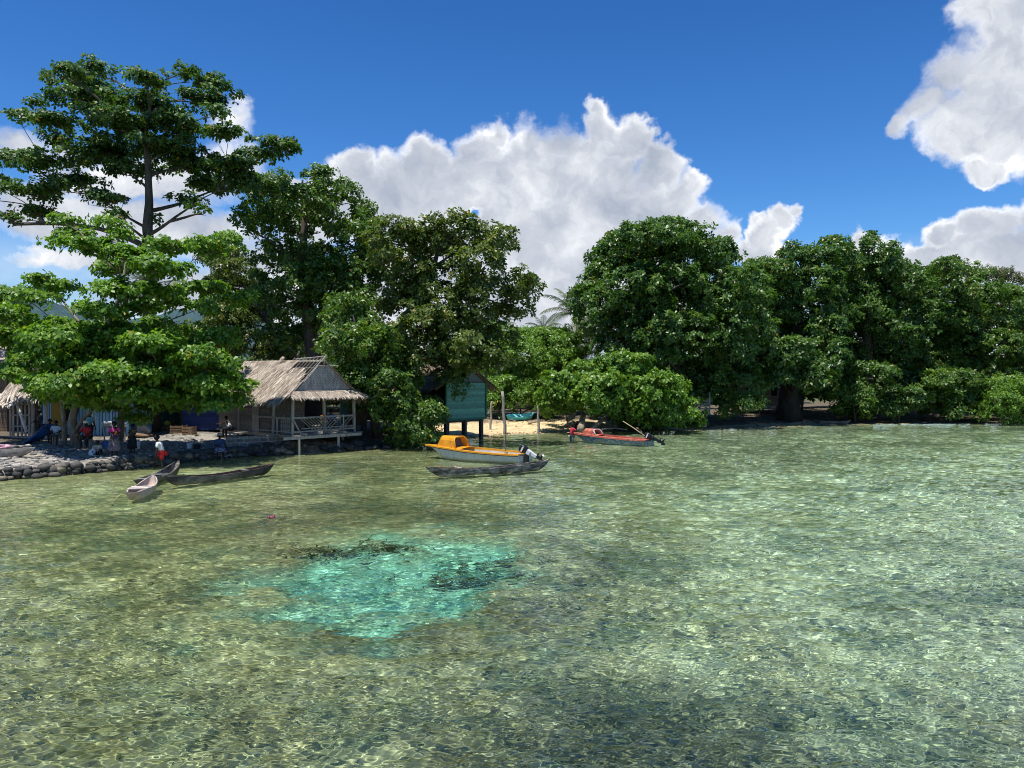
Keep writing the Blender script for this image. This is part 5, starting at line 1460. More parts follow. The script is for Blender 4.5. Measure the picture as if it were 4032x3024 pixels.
def rope(label, pts, r=0.012, mat=ROPE):
    mb = MB(); mb.tube(pts, r, 5)
    return tag(mb.build('mooring_rope', mat, smooth=True), label, 'rope')

canoe('long grey dugout canoe floating in front of the orange boat', G(1715, 1878), G(2125, 1852), 0.66, CANOE_G, CANOE_G, 0.25, (0.20, 0.24), 0.09, (0.42, 0.5), seats=((0.95, 0.16, CANOE_W),))
canoe('long black dugout canoe with reddish inside by the left stone wall', G(665, 1916), G(1062, 1866), 0.62, CANOE_B, INSIDE_R, 0.25, (0.16, 0.18), 0.09, (0.25, 0.2), blunt=0.25, seats=((3.2, 0.1, CANOE_W),))
canoe('dark dugout canoe with pale seat plank lying behind the pinkish canoe', G(545, 1921), G(690, 1868), 0.62, CANOE_B, CANOE_G, 0.24, (0.04, 0.30), 0.09, (0.1, 0.35), blunt=0.55, seats=((0.35, 0.16, CANOE_W), (2.0, 0.14, CANOE_W)))
r4 = canoe('small pinkish dugout canoe, nearest of the canoes', G(520, 1972), G(592, 1928), 0.66, CANOE_P, CANOE_P, 0.27, (0.02, 0.20), 0.09, (0.15, 0.35), blunt=0.6, seats=((0.75, 0.24, CLOTH_W), (1.25, 0.2, CLOTH_W)))
canoe('turquoise painted canoe pulled up on the sandy beach', (X(2000, 60.5), 60.5), (X(2085, 61.5), 61.5), 0.75, CANOE_T, CANOE_TIN, 0.30, (0.05, 0.28), 0.06, (0.2, 0.3), seats=((0.6, 0.16, CANOE_TIN), (1.1, 0.14, CANOE_TIN)), z=0.66, tilt=R(20))
canoe('weathered canoe hauled onto the stones, cut by the left edge', (X(-330, 35.0), 35.0), (X(105, 33.6), 33.6), 0.6, CANOE_W, CANOE_W, 0.34, (0.1, 0.1), 0.05, (0.3, 0.45), z=0.50)
canoe('black canoe moored in the shade under the dark right shore trees', (X(3225, 65.2), 65.2), (X(3335, 65.0), 65.0), 0.6, CANOE_B, CANOE_B, 0.2, (0.15, 0.15), 0.08, (0.3, 0.3), z=0.05)
mb = MB()
for i in range(7): mb.lump((rnd.uniform(-.22, .22), rnd.uniform(-.15, .15), rnd.uniform(0, .12)), (.2, .13, .06), 40 + i, 2, 0.5)
o = mb.build('cloth_heap', mottled('pink_cloth', (0.55, 0.22, 0.32), (0.70, 0.45, 0.50), 4, 0.9), smooth=True); o.location = (X(8, 33.9), 33.9, 0.86); tag(o, 'crumpled pink cloth lying over the canoe at the left edge', 'cloth')
rope('pale mooring rope dropping from the pinkish canoe into the water', [P(475, 1945, 24.6), P(450, 1968, 24.5), P(432, 1990, 24.45)])
mb = MB()
for i in range(60):
    a = rnd.uniform(0, 6.28); s = rnd.uniform(.05, .28)
    c = Vector((X(1760, 31.2) + rnd.gauss(0, .32), 31.15 + rnd.gauss(0, .07), 0.27 + rnd.uniform(0, .05)))
    mb.cur = rnd.random(); mb.tube([c, c + Vector((math.cos(a) * s, math.sin(a) * s * .5, rnd.uniform(0, .08)))], 0.006, 4)
tag(mb.build('coir_bundle', strand_mat('brown_coir', [(0, (.16, .09, .03)), (1, (.42, .27, .12))])), 'loose brown husk fibre lying in the grey dugout canoe', 'fibre')

def hull_stations(L, beam, free, bowrise, draft, n=34, k=8, flare=0.82, transom=0.86, over=0.7):
    out = []
    for i in range(n):
        t = i / (n - 1)                      # 0 stern .. 1 bow
        w = beam / 2 * (transom + (1 - transom) * math.sin(math.pi * min(1, t * 1.7) / 2)) * (1 - max(0, (t - 0.45) / 0.55) ** 2.3)
        w = max(w, 0.02)
        zt = free + bowrise * max(0, (t - 0.1) / 0.9) ** 1.5
        x = L * t
        rows = []
        kz = -draft + (zt + draft) * 0.9 * max(0, (t - 0.78) / 0.22) ** 2.0
        for j in range(k + 1):
            s = j / k                        # 0 gunwale .. 1 keel
            if s < 0.72:
                q = s / 0.72
                y = w * (1 - (1 - flare) * q ** 1.4); z = zt + (kz + (zt - kz) * 0.22 - zt) * q
            else:
                q = (s - 0.72) / 0.28
                y = w * flare * (1 - q); z = kz + (zt - kz) * 0.22 * (1 - q) ** 1.3
            xx = x + over * max(0, (t - 0.7) / 0.3) ** 2 * (z - kz) / (zt - kz + 0.01)
            rows.append(Vector((xx, y, z)))
        out.append(rows)
    return out

def motor_boat(name, label, stern, bow, beam, free, bowrise, mats, cabin, over=0.7, draft=0.16):
    s, b = Vector((stern[0], stern[1], 0)), Vector((bow[0], bow[1], 0))
    f = b - s; L = f.length; f.normalize()
    root = empty(name, (s.x, s.y, 0), math.atan2(f.y, f.x)); tag(root, label, 'boat')
    st = hull_stations(L, beam, free, bowrise, draft, over=over)
    full = [[p for p in r] + [Vector((p.x, -p.y, p.z)) for p in reversed(r[:-1])] for r in st]
    mb = MB(); mb.grid(full); mb.add(full[0], [tuple(range(len(full[0])))])
    mb.build('hull', mats['hull'], root, smooth=True)
    # rubbing strip under the deck edge
    mb = MB()
    for sg in (1, -1):
        mb.tube([Vector((r[0].x, sg * (r[0].y + 0.012), r[0].z - 0.045)) for r in st], 0.024, 6)
    mb.build('rubbing_strip', mats['strip'], root, smooth=True)
    # deck cap: gunwale band plus closed fore deck
    mb = MB(); n = len(st); wi = 0.13
    ic = int(n * cabin['deck'])
    for sg in (1, -1):
        rows = []
        for r in st:
            p = r[0]; y0 = p.y + 0.03; y1 = max(0.0, p.y - wi)
            rows.append([Vector((p.x, sg * y0, p.z - 0.05)), Vector((p.x, sg * y0, p.z + 0.035)), Vector((p.x, sg * y1, p.z + 0.045)), Vector((p.x, sg * y1, p.z - 0.09))])
        mb.grid(rows)
    rows = []
    for r in st[ic:]:
        p = r[0]; y1 = max(0.0, p.y - wi)
        rows.append([Vector((p.x, y1 * (1 - 2 * q / 6), p.z + 0.044 + 0.05 * math.sin(math.pi * q / 6) * min(1, p.y))) for q in range(7)])
    mb.grid(rows)
    p0 = st[0][0]
    mb.box((0.05, 0, p0.z - 0.01), (0.10, 2 * p0.y - 2 * wi + 0.02, 0.1))
    mb.build('deck', mats['deck'], root, smooth=False)
    # inside of the well
    mb = MB()
    rows = []
    for r in st[:ic + 1]:
        p = r[0]; y1 = max(0.01, p.y - wi); zf = max(-draft + 0.12, 0.03)
        rows.append([Vector((p.x + .02, y1, p.z - 0.05)), Vector((p.x + .02, y1 * 0.9, zf)), Vector((p.x + .02, 0, zf - .02)), Vector((p.x + .02, -y1 * 0.9, zf)), Vector((p.x + .02, -y1, p.z - 0.05))])
    mb.grid(rows); mb.add(rows[0], [(4, 3, 2, 1, 0)])
    mb.build('well', mats['inside'], root)
    for sx in cabin.get('seats', ()):
        r = st[int(sx / L * (n - 1))][0]
        mb = MB(); mb.box((sx, 0, r.z - 0.12), (0.28, 2 * r.y - 0.2, 0.04)); mb.build('seat', mats['inside'], root)
    # cabin shell
    c0, c1, h, wt = cabin['x0'], cabin['x1'], cabin['h'], cabin['w']
    def gun(x):
        return np.interp(x, [r[0].x for r in st], [r[0].z for r in st]), np.interp(x, [r[0].x for r in st], [r[0].y for r in st])
    rows = []
    xs_ = [c0, c0 + (c1 - c0) * 0.35, c1 - 0.30 * cabin.get('slope', 1.0), c1]
    for i, x in enumerate(xs_):
        g, y = gun(x); y = max(0.10, y - 0.13)
        hh = (h, h * 0.985, h * 0.95, 0.03)[i]
        yt = y * wt if i < 3 else y * 0.96
        rows.append([Vector((x, sgy * yy, g + zz)) for sgy, yy, zz in ((1, y, 0.03), (1, y * 0.35 + yt * 0.65 + 0.02, hh * 0.70), (1, yt, hh * 0.90), (1, yt * 0.72, hh), (1, 0.0, hh * 1.03), (-1, yt * 0.72, hh), (-1, yt, hh * 0.90), (-1, y * 0.35 + yt * 0.65 + 0.02, hh * 0.70), (-1, y, 0.03))])
    for q in rows[0]:
        g, y = gun(c0); q.x += cabin['rake'] * (q.z - g)
    mb = MB(); mb.grid(rows)
    o = mb.build('cabin', mats['cabin'], root, solid=0.035)
    # dark inner bulkhead and the frame round the opening
    mb = MB()
    r1 = [Vector((q.x + 0.25, q.y * 0.93, q.z - 0.03)) for q in rows[0]]
    mb.add(r1, [tuple(range(len(r1)))])
    mb.build('bulkhead', mats['dark'], root)
    mb = MB()
    mb.tube([q + Vector((-0.01, 0, 0)) for q in rows[0]], 0.04, 6)
    mb.build('cabin_frame', mats['cabin_frame'], root, smooth=True)
    return root, st, L

def outboard(label, loc, aft, tilt, cowl_m, leg_m, band_m, tiller=True):
    """aft: unit vector pointing astern; tilt in degrees from upright (leg swings aft and up)"""
    aft = Vector((aft[0], aft[1], 0)).normalized()
    root = empty('outboard_motor', loc, math.atan2(aft.y, aft.x)); tag(root, label, 'outboard motor')
    t = R(tilt)
    rot = Matrix.Rotation(-t, 3, 'Y')          # local: z up, x aft
    def T(p): return rot @ Vector(p)
    mb = MB()
    prof = [(-0.02, .10, .10), (0.04, .17, .135), (0.16, .20, .15), (0.28, .19, .145), (0.36, .15, .115), (0.395, .07, .06)]
    rows = []
    for z, rx, ry in prof:
        rows.append([T((0.02 - 0.05 + math.copysign(abs(math.cos(a)) ** .6, math.cos(a)) * rx, math.copysign(abs(math.sin(a)) ** .6, math.sin(a)) * ry, z + 0.12)) for a in np.arange(16) * 2 * math.pi / 16])
    mb.grid(rows, closed=True); mb.add(rows[-1], [tuple(range(16))]); mb.add(rows[0], [tuple(reversed(range(16)))])
    cw = mb.build('cowl', cowl_m, root, smooth=True)
    mb = MB()
    for sg in (1, -1):
        mb.box(T((-0.03, sg * 0.152, 0.31)), (0.24, 0.012, 0.075), rot)
    mb.box(T((-0.228, 0, 0.30)), (0.012, 0.17, 0.08), rot)
    mb.build('decal', band_m, cw)
    mb = MB()
    mb.box(T((-0.02, 0, -0.02)), (0.22, 0.20, 0.2), rot, 1.1); mb.box(T((0.0, 0, -0.28)), (0.15, 0.10, 0.42), rot, 1.3)
    mb.build('midsection', leg_m, root, bevel=0.02)
    mb = MB(); mb.box(T((0.02, 0, -0.56)), (0.13, 0.06, 0.2), rot, 1.15); mb.box(T((0.06, 0, -0.47)), (0.32, 0.17, 0.018), rot)
    mb.tube([T((-0.14, 0, -0.68)), T((-0.08, 0, -0.68)), T((0.12, 0, -0.68)), T((0.2, 0, -0.68))], [0.012, 0.05, 0.055, 0.04], 10)
    mb.box(T((-0.02, 0, -0.79)), (0.12, 0.014, 0.16), rot, 1.4)
    mb.build('lower_unit', cowl_m, root, bevel=0.008)
    mb = MB()
    for k in range(3):
        a = k * 2.094
        d = Vector((0.0, math.cos(a), math.sin(a)))
        e = Vector((0.35, -math.sin(a) * .9, math.cos(a) * .9)).normalized()
        c = Vector((0.23, 0, -0.68))
        mb.add([T(c + d * .02 - e * .03), T(c + d * .02 + e * .03), T(c + d * .12 + e * .06), T(c + d * .135), T(c + d * .11 - e * .05)], [(0, 1, 2, 3, 4)])
    mb.build('propeller', leg_m, root, solid=0.01)
    mb = MB(); mb.box((-0.16, 0, 0.0), (0.10, 0.22, 0.3)); mb.box((-0.21, 0.06, -0.02), (0.06, 0.05, 0.2)); mb.box((-0.21, -0.06, -0.02), (0.06, 0.05, 0.2)); mb.build('clamp', cowl_m, root, bevel=0.01)
    if tiller:
        mb = MB(); mb.tube([T((-0.15, 0.02, 0.1)), T((-0.4, 0.05, 0.14)), T((-0.72, 0.08, 0.17))], [0.025, 0.02, 0.026], 7); mb.build('tiller', cowl_m, root, smooth=True)
    return root

ORANGE = mottled('orange_gelcoat', (0.60, 0.235, 0.012), (0.80, 0.37, 0.03), 2.5, 0.4, bstr=0.05)
ORANGE_F = mottled('orange_gelcoat_sun_faded', (0.70, 0.22, 0.015), (0.80, 0.30, 0.03), 1.2, 0.4, bstr=0.05)
def hull_white():
    m, nt = new_mat('stained_white_hull')
    tc = nt.n('ShaderNodeTexCoord').outputs['Object']
    z = nt.n('ShaderNodeSeparateXYZ', {0: tc}).outputs[2]
    n = nt.noise(nt.vm('MULTIPLY', tc, (3, 3, 0.7)), 2.0, 6, 0.65)
    col = nt.ramp(n, [(0.3, (0.46, 0.48, 0.47)), (0.7, (0.66, 0.68, 0.67))])
    dirt = nt.mr(nt.m('ADD', z, nt.m('MULTIPLY', nt.noise(tc, 4, 5, 0.7), -0.16)), 0.06, -0.07)
    col = nt.mix(nt.m('MULTIPLY', dirt, 0.75), col, (0.16, 0.15, 0.075))
    st = nt.mr(nt.noise(nt.vm('MULTIPLY', tc, (6, 6, 0.6)), 1.2, 5, 0.7), 0.58, 0.70)
    col = nt.mix(nt.m('MULTIPLY', st, 0.35), col, (0.30, 0.26, 0.17))
    pbr(nt, col, 0.35, n, 0.08, 0.01)
    return m
def hull_peeling():
    m, nt = new_mat('peeling_blue_hull')
    tc = nt.n('ShaderNodeTexCoord').outputs['Object']
    z = nt.n('ShaderNodeSeparateXYZ', {0: tc}).outputs[2]
    n = nt.noise(nt.vm('MULTIPLY', tc, (0.8, 1, 1.3)), 5.0, 7, 0.75)
    f = nt.mr(nt.m('ADD', n, nt.m('MULTIPLY', nt.mr(z, 0.05, 0.5), 0.12)), 0.52, 0.60)
    col = nt.mix(f, nt.ramp(nt.noise(tc, 7, 5), [(0.3, (0.20, 0.215, 0.17)), (0.7, (0.42, 0.44, 0.37))]), nt.ramp(n, [(0.3, (0.025, 0.10, 0.22)), (0.8, (0.06, 0.20, 0.36))]))
    pbr(nt, col, 0.65, n, 0.3, 0.008)
    return m
RED_F = mottled('sun_faded_red_paint', (0.34, 0.07, 0.045), (0.50, 0.13, 0.085), 4.0, 0.7, c3=(0.60, 0.30, 0.23))
BLACK = mottled('black_rubber', (0.012, 0.012, 0.014), (0.03, 0.03, 0.033), 3, 0.45)
COWL = mottled('black_engine_paint', (0.010, 0.011, 0.014), (0.018, 0.019, 0.023), 3, 0.28, bstr=0.05)
SILVER = mottled('pale_engine_metal', (0.55, 0.56, 0.58), (0.75, 0.76, 0.78), 4, 0.35)
DECAL = mottled('white_decal', (0.62, 0.64, 0.66), (0.75, 0.76, 0.78), 9, 0.4)
CABIN_IN = mottled('grey_cabin_inside', (0.075, 0.065, 0.06), (0.14, 0.12, 0.11), 2, 0.8)
PALE_IN = mottled('pale_boat_floor', (0.40, 0.38, 0.34), (0.58, 0.55, 0.50), 3, 0.7)
WHITE_E = mottled('chipped_white_edge', (0.42, 0.30, 0.26), (0.72, 0.66, 0.62), 8, 0.6)

ob, st, L = motor_boat('motor_boat', 'white motor boat with bright orange deck and open cuddy cabin', G(2070, 1821), G(1716, 1801), 1.80, 0.40, 0.20,
    dict(hull=hull_white(), strip=BLACK, deck=ORANGE, inside=PALE_IN, cabin=ORANGE, cabin_frame=ORANGE, dark=CABIN_IN), dict(deck=0.62, x0=3.45, x1=4.80, h=0.56, w=0.80, rake=0.32, seats=()))
bx = Matrix.Rotation(ob.rotation_euler[2], 3, 'Z')
fdir = bx @ Vector((1, 0, 0))
outboard('black outboard motor with white band tilted up on the orange boat', ob.location + bx @ Vector((-0.16, 0.0, 0.50)), -fdir, 62, COWL, SILVER, DECAL)
mb = MB(); mb.box((-0.03, 0.0, 0.18), (0.03, 0.55, 0.42)); q = mb.build('transom_pad', W_DARK, ob)
mb = MB(); p0 = ob.location + bx @ Vector((1.0, 0.1, 0.08))
mb.tube([p0, p0 + Vector((0, 0, 0.7))], [0.022, 0.02], 6); mb.tube([p0 + Vector((0, 0, .7)), p0 + Vector((-.02, 0, 1.3)), p0 + Vector((-.03, 0, 1.85))], [.012, .009, .005], 5)
tag(mb.build('fishing_rod', BLACK, smooth=True), 'thin black rod standing upright in the orange boat', 'rod')
st0 = ob.location + bx @ Vector((-0.05, -0.4, 0.42))
rope('pale mooring rope running from the orange boat stern towards the red boat', [st0, st0.lerp(Vector((2.6, 42.5, 0.02)), 0.35) + Vector((0, 0, -.12)), st0.lerp(Vector((2.6, 42.5, 0.02)), 0.7) + Vector((0, 0, -.1)), Vector((2.6, 42.5, -0.02))])
mb = MB(); bowp = ob.location + bx @ Vector((L + 0.35, 0.05, 0.34)); mb.tube([bowp, bowp + bx @ Vector((0.10, 0.1, -.22)), bowp + bx @ Vector((0.22, .16, -.42))], 0.012, 5)
tag(mb.build('mooring_rope', BLACK, smooth=True), 'short dark rope hanging from the orange boat bow', 'rope')
mb = MB()
for i in range(6): mb.tube([ob.location + bx @ Vector((0.75 + .06 * math.cos(a) * (1 + .1 * i), 0.55 + .12 * math.sin(a), 0.44 + .012 * i)) for a in np.arange(11) * .628], 0.012, 5)
tag(mb.build('rope_coil', ROPE, smooth=True), 'small coil of pale rope on the orange boat side deck', 'rope')

rb, st, L2 = motor_boat('motor_boat', 'old red decked boat with peeling blue hull and broken cabin', G(2560, 1753), G(2275, 1737), 1.4, 0.32, 0.18,
    dict(hull=hull_peeling(), strip=RED_F, deck=RED_F, inside=RED_F, cabin=RED_F, cabin_frame=WHITE_E, dark=CABIN_IN), dict(deck=0.66, x0=3.35, x1=4.6, h=0.36, w=0.80, rake=0.7, seats=(1.0, 2.1)), over=0.45)
bx2 = Matrix.Rotation(rb.rotation_euler[2], 3, 'Z'); f2 = bx2 @ Vector((1, 0, 0))
outboard('black outboard motor tilted up on the stern of the red boat', rb.location + bx2 @ Vector((-0.16, 0.0, 0.44)), -f2, 66, COWL, COWL, DECAL)
mb = MB(); a0 = rb.location + bx2 @ Vector((0.1, 0.1, 0.42)); mb.tube([a0, a0 + Vector((-.75, 0.4, 0.55)), a0 + Vector((-1.35, .8, 0.95))], [.03, .028, .02], 6)
tag(mb.build('boat_pole', mottled('pale_pole', (.35, .28, .15), (.55, .46, .28), 3, .8), smooth=True), 'thin pale pole slanting up from the red boat stern', 'pole')

# floating thing in the bay
mb = MB(); mb.lump((0, 0, 0.03), (0.11, 0.08, 0.07), 3, 2, 0.3)
o = mb.build('buoy', mottled('faded_float', (0.03, 0.01, 0.015), (0.45, 0.12, 0.14), 14, 0.5, lo=.45, hi=.6), smooth=True); o.location = G(1067, 2042); tag(o, 'tiny dark red float bobbing alone in the open water', 'float')
mb = MB(); mb.lump((0, 0, 0.02), (0.12, 0.09, 0.05), 5, 2, 0.3)
o = mb.build('coconut_husk', mottled('wet_husk', (0.03, 0.02, 0.012), (0.12, 0.07, 0.04), 14, 0.6), smooth=True); o.location = G(2063, 1728); tag(o, 'brown husk floating in front of the sandy beach', 'husk')

# weed clumps on the pool floor
WEED = strand_mat('dark_seaweed', [(0, (.035, .045, .022)), (1, (.11, .11, .05))])
mb = MB()
def weed(cx, cy, n, sp, h):
    for i in range(n):
        x, y = cx + rnd.gauss(0, sp * 1.5), cy + rnd.gauss(0, sp * 0.8)
        z = gz(x, y); p = Vector((x, y, z - .02)); pts = [p]
        a = rnd.uniform(0, 6.28); 
        for k in range(4):
            p = p + Vector((math.cos(a) * .10, math.sin(a) * .10, h / 4 * rnd.uniform(.6, 1.2))); a += rnd.gauss(0, .7); pts.append(p)
        mb.cur = rnd.random(); mb.tube(pts, [.010, .014, .016, .012, .004], 4)
for px, py, n, sp, h in ((1530, 2165, 110, .30, .35), (1290, 2190, 110, .34, .3), (1830, 2280, 120, .40, .35), (1940, 2220, 80, .45, .3)):
    q = G(px, py, -0.30); weed(q.x, q.y, n, sp, h)
sw = tag(mb.build('seaweed', WEED), kind='stuff'); sw.cycles.is_caustics_receiver = True
# ------------------------------------------------------------------ people
def cloth(name, c1, c2, scale=5, pat=None):
    m, nt = new_mat(name)
    tc = nt.n('ShaderNodeTexCoord').outputs['Object']
    n = nt.noise(tc, scale, 4, 0.6)
    col = nt.ramp(n, [(0.35, c1), (0.65, c2)])
    if pat:
        v = nt.n('ShaderNodeTexVoronoi', {'Vector': tc, 'Scale': pat[1]})
        col = nt.mix(nt.mr(v.outputs['Distance'], 0.28, 0.36), pat[0], col)
    pbr(nt, col, 0.9, nt.noise(tc, 18, 3), 0.3, 0.01, spec=0.2)
    return m
SKIN = mottled('dark_brown_skin', (0.035, 0.020, 0.013), (0.060, 0.034, 0.022), 4, 0.55, bstr=0.05)
HAIR = mottled('black_curly_hair', (0.006, 0.005, 0.005), (0.016, 0.013, 0.012), 40, 0.9, bstr=0.9, bdist=0.02)
EYE = mottled('eye', (0.01, 0.01, 0.01), (0.02, 0.015, 0.01), 3, 0.2)

def skin_obj(name, verts, edges, radii, mat, parent, rootv=0, sub=1):
    me = bpy.data.meshes.new(name)
    me.from_pydata([tuple(v) for v in verts], edges, [])
    me.materials.append(mat)
    o = bpy.data.objects.new(name, me); COL.objects.link(o); o.parent = parent
    md = o.modifiers.new('skin', 'SKIN'); md.use_smooth_shade = True; md.branch_smoothing = 0.3
    sv = me.skin_vertices[0].data
    for i, r in enumerate(radii):
        sv[i].radius = (r, r) if not hasattr(r, '__len__') else r
        sv[i].use_root = (i == rootv)
    s = o.modifiers.new('subsurf', 'SUBSURF'); s.levels = sub; s.render_levels = sub
    return o

def person(label, loc, face, H=1.6, pose='stand', lean=0.0, seat=0.42, arms=('down', 'down'), shirt=None, bottom=('shorts', None), hair='short', hat=None, step=0.0, headturn=0.0, sleeve=True, group=None, female=False, slim=1.0, legs=None):
    """local axes: +y is where the person faces, z up; face is the heading in radians of +y"""
    root = empty('person', loc, face); tag(root, label, 'person', group)
    k = H / 1.65
    V = Vector
    def up(o, d):  # torso point d above the pelvis leaning forward
        return o + V((0, math.sin(lean) * d, math.cos(lean) * d))
    if pose == 'stand': pel = V((0, 0, 0.88 * k))
    elif pose == 'sit': pel = V((0, 0, seat + 0.10 * k))
    elif pose == 'squat': pel = V((0, 0, 0.26 * k))
    elif pose == 'floor': pel = V((0, 0, 0.13 * k))
    else: pel = V((0, 0, 0.80 * k))
    sp, ch, nk = up(pel, .18 * k), up(pel, .40 * k), up(pel, .53 * k)
    hd = nk + V((0, 0.03 * k + math.sin(lean) * .08, 0.13 * k))
    top = hd + V((0, -0.005, 0.075 * k))
    vs, es, rs = [], [], []
    def add(p, r, prev=None):
        vs.append(V(p)); rs.append(r * k * slim if not hasattr(r, '__len__') else tuple(x * k * slim for x in r))
        if prev is not None: es.append((prev, len(vs) - 1))
        return len(vs) - 1
    i0 = add(pel, (.145, .105)); i1 = add(sp, (.125, .095), i0); i2 = add(ch, (.15, .105), i1); i3 = add(nk, .05, i2)
    i3b = add(nk + (hd - nk) * .45, .056, i3); i4 = add(hd, (.082, .098), i3b); i5 = add(top, (.06, .07), i4)
    fw = V((math.sin(headturn), math.cos(headturn), 0)); rt = V((fw.y, -fw.x, 0))
    add(hd + fw * .10 * k + V((0, 0, -.012)), .014, i4)                       # nose
    add(hd + fw * .075 * k + V((0, 0, -.06 * k)), .034, i4)                      # chin
    add(hd + rt * .085 * k, .016, i4); add(hd - rt * .085 * k, .016, i4)       # ears
    elb = {}
    for sgn, arm in ((1, arms[0]), (-1, arms[1])):
        sh = ch + V((sgn * .175 * k, 0, .05 * k))
        d = {'down': (V((.05, .0, -.27)), V((.03, .06, -.25))), 'lap': (V((.06, .05, -.25)), V((-.12, .22, -.05))), 'knee': (V((.07, .16, -.22)), V((-.02, .24, -.06))),
             'forward': (V((.02, .22, -.14)), V((-.02, .26, .0))), 'hold': (V((.07, .10, -.24)), V((-.20, .17, .06))), 'back': (V((.08, -.14, -.22)), V((.02, -.10, -.20))),
             'reach': (V((.02, .20, -.16)), V((0, .24, -.02))), 'up': (V((.08, .20, -.02)), V((-.08, .04, .24)))}[arm]
        e = sh + V((d[0].x * sgn, d[0].y, d[0].z)) * k
        w = e + V((d[1].x * sgn, d[1].y, d[1].z)) * k
        a = add(sh, .062, i2); b = add(sh.lerp(e, .5), .050, a); c = add(e, .040, b); m = add(e.lerp(w, .45), .038, c); ww = add(w, .026, m)
        elb[sgn] = (sh, e, w)
        dr = (w - e).normalized(); sd = dr.cross(V((0, 0, 1)))
        sd = sd.normalized() if sd.length > .1 else V((1, 0, 0))
        pn = sd.cross(dr)
        pm = add(w + dr * .055 * k, (.032, .018), ww)
        for q, (off, ln) in enumerate(((-.028, .070), (-.009, .082), (.010, .077), (.028, .060))):
            f1 = add(w + dr * (.095 + ln * .35) * k + sd * off * k, .0095, pm)
            f2 = add(w + dr * (.095 + ln * .7) * k + sd * off * k - pn * .018 * k, .009, f1)
            add(w + dr * (.095 + ln * .9) * k + sd * off * k - pn * .045 * k, .008, f2)
        t1 = add(w + dr * .045 * k - sd * .045 * k, .011, pm); add(w + dr * .085 * k - sd * .062 * k - pn * .015 * k, .009, t1)
    knees = {}
    for sgn in (1, -1):
        hp = pel + V((sgn * .09 * k, 0, -.03 * k))
        if legs: kn, an = (V(legs[0 if sgn > 0 else 1][0]), V(legs[0 if sgn > 0 else 1][1]))
        elif pose == 'stand': kn = V((sgn * .10 * k, .02 + step * sgn * .12, .46 * k)); an = V((sgn * .11 * k, -.01 + step * sgn * .20, .075 * k))
        elif pose == 'sit': kn = V((sgn * .14 * k, .40 * k, max(pel.z + .0, .42 * k))); an = V((sgn * .13 * k, .36 * k, .075 * k))
        elif pose == 'squat': kn = V((sgn * .16 * k, .30 * k, .50 * k)); an = V((sgn * .13 * k, .10 * k, .075 * k))
        elif pose == 'floor': kn = V((sgn * .20 * k, .30 * k, .40 * k)); an = V((sgn * .14 * k, .52 * k, .075 * k))
        else: kn = V((sgn * .10 * k, .26 * max(0, sgn) + .04, (.62 if sgn > 0 else .44) * k)); an = V((sgn * .11 * k, .30 * max(0, sgn) - .05, (.28 if sgn > 0 else .075) * k))
        a = add(hp, .088, i0); b = add(hp.lerp(kn, .5), .078, a); c = add(kn, .056, b); m = add(kn.lerp(an, .4), .056, c); d = add(an, .036, m)
        hl = add(an + V((0, -.02, -.04 * k)), .035, d); f1 = add(an + V((0, .10 * k, -.045 * k)), (.042, .026), hl); add(an + V((0, .18 * k, -.052 * k)), (.038, .018), f1)
        knees[sgn] = (hp, kn, an)
    skin_obj('body', vs, es, rs, SKIN, root)
    mb = MB()
    for s in (1, -1): mb.lump(hd + fw * .088 * k + rt * s * .032 * k + V((0, 0, .012 * k)), (.012, .008, .009), 1, 1, 0)
    mb.build('eyes', EYE, root, smooth=True)
    if hair:
        mb = MB(); r = {'short': 1.0, 'afro': 1.22, 'tied': 1.08}[hair]
        mb.lump(hd + V((0, 0, .035 * k)) - fw * .022 * k, (.098 * r * k, .105 * r * k, .088 * r * k), 2, 3, 0.10)
        if hair == 'tied': mb.lump(hd - fw * .13 * k, (.05 * k, .05 * k, .05 * k), 2, 2, 0.1)
        mb.build('hair', HAIR, root, smooth=True)
    if hat:
        mb = MB(); mb.lathe([(.118 * k, 0), (.122 * k, .05 * k), (.112 * k, .10 * k), (.06 * k, .135 * k)], 16, hd + V((0, -.01, .035 * k)))
        mb.build('cap', hat, root, smooth=True)
    if shirt:
        vs, es, rs = [], [], []
        a0 = add(pel + V((0, 0, .0)), (.175, .135)); a1 = add(sp, (.165, .13), a0); a2 = add(ch, (.18, .135), a1); add(ch.lerp(nk, .62), .085, a2)
        if sleeve:
            for sgn in (1, -1):
                sh, e, w = elb[sgn]
                b0 = add(sh, .088, a2); b1 = add(sh.lerp(e, .55), .078, b0); add(sh.lerp(e, .78), .074, b1)
        skin_obj('shirt', vs, es, rs, shirt, root)
    kind, bm_ = bottom
    if kind in ('shorts', 'trousers') and bm_:
        vs, es, rs = [], [], []
        a0 = add(pel + V((0, 0, .04)), (.168, .125))
        for sgn in (1, -1):
            hp, kn, an = knees[sgn]
            c0 = add(hp, .112, a0); c1 = add(hp.lerp(kn, .55), .102, c0); c2 = add(hp.lerp(kn, .92), .090, c1)
            if kind == 'trousers': c3 = add(kn.lerp(an, .3), .075, c2); add(kn.lerp(an, .95), .062, c3)
        skin_obj(kind, vs, es, rs, bm_, root)
    elif kind == 'skirt' and bm_:
        mb = MB(); rows = []
        kn = (knees[1][1] + knees[-1][1]) / 2; an = (knees[1][2] + knees[-1][2]) / 2
        path = [pel + V((0, 0, .10 * k)), pel, pel.lerp(kn, .55), kn + V((0, .03, 0)), kn.lerp(an, .55)]
        rr_ = [(.15, .12), (.20, .17), (.25, .19), (.28, .20), (.31, .21)]
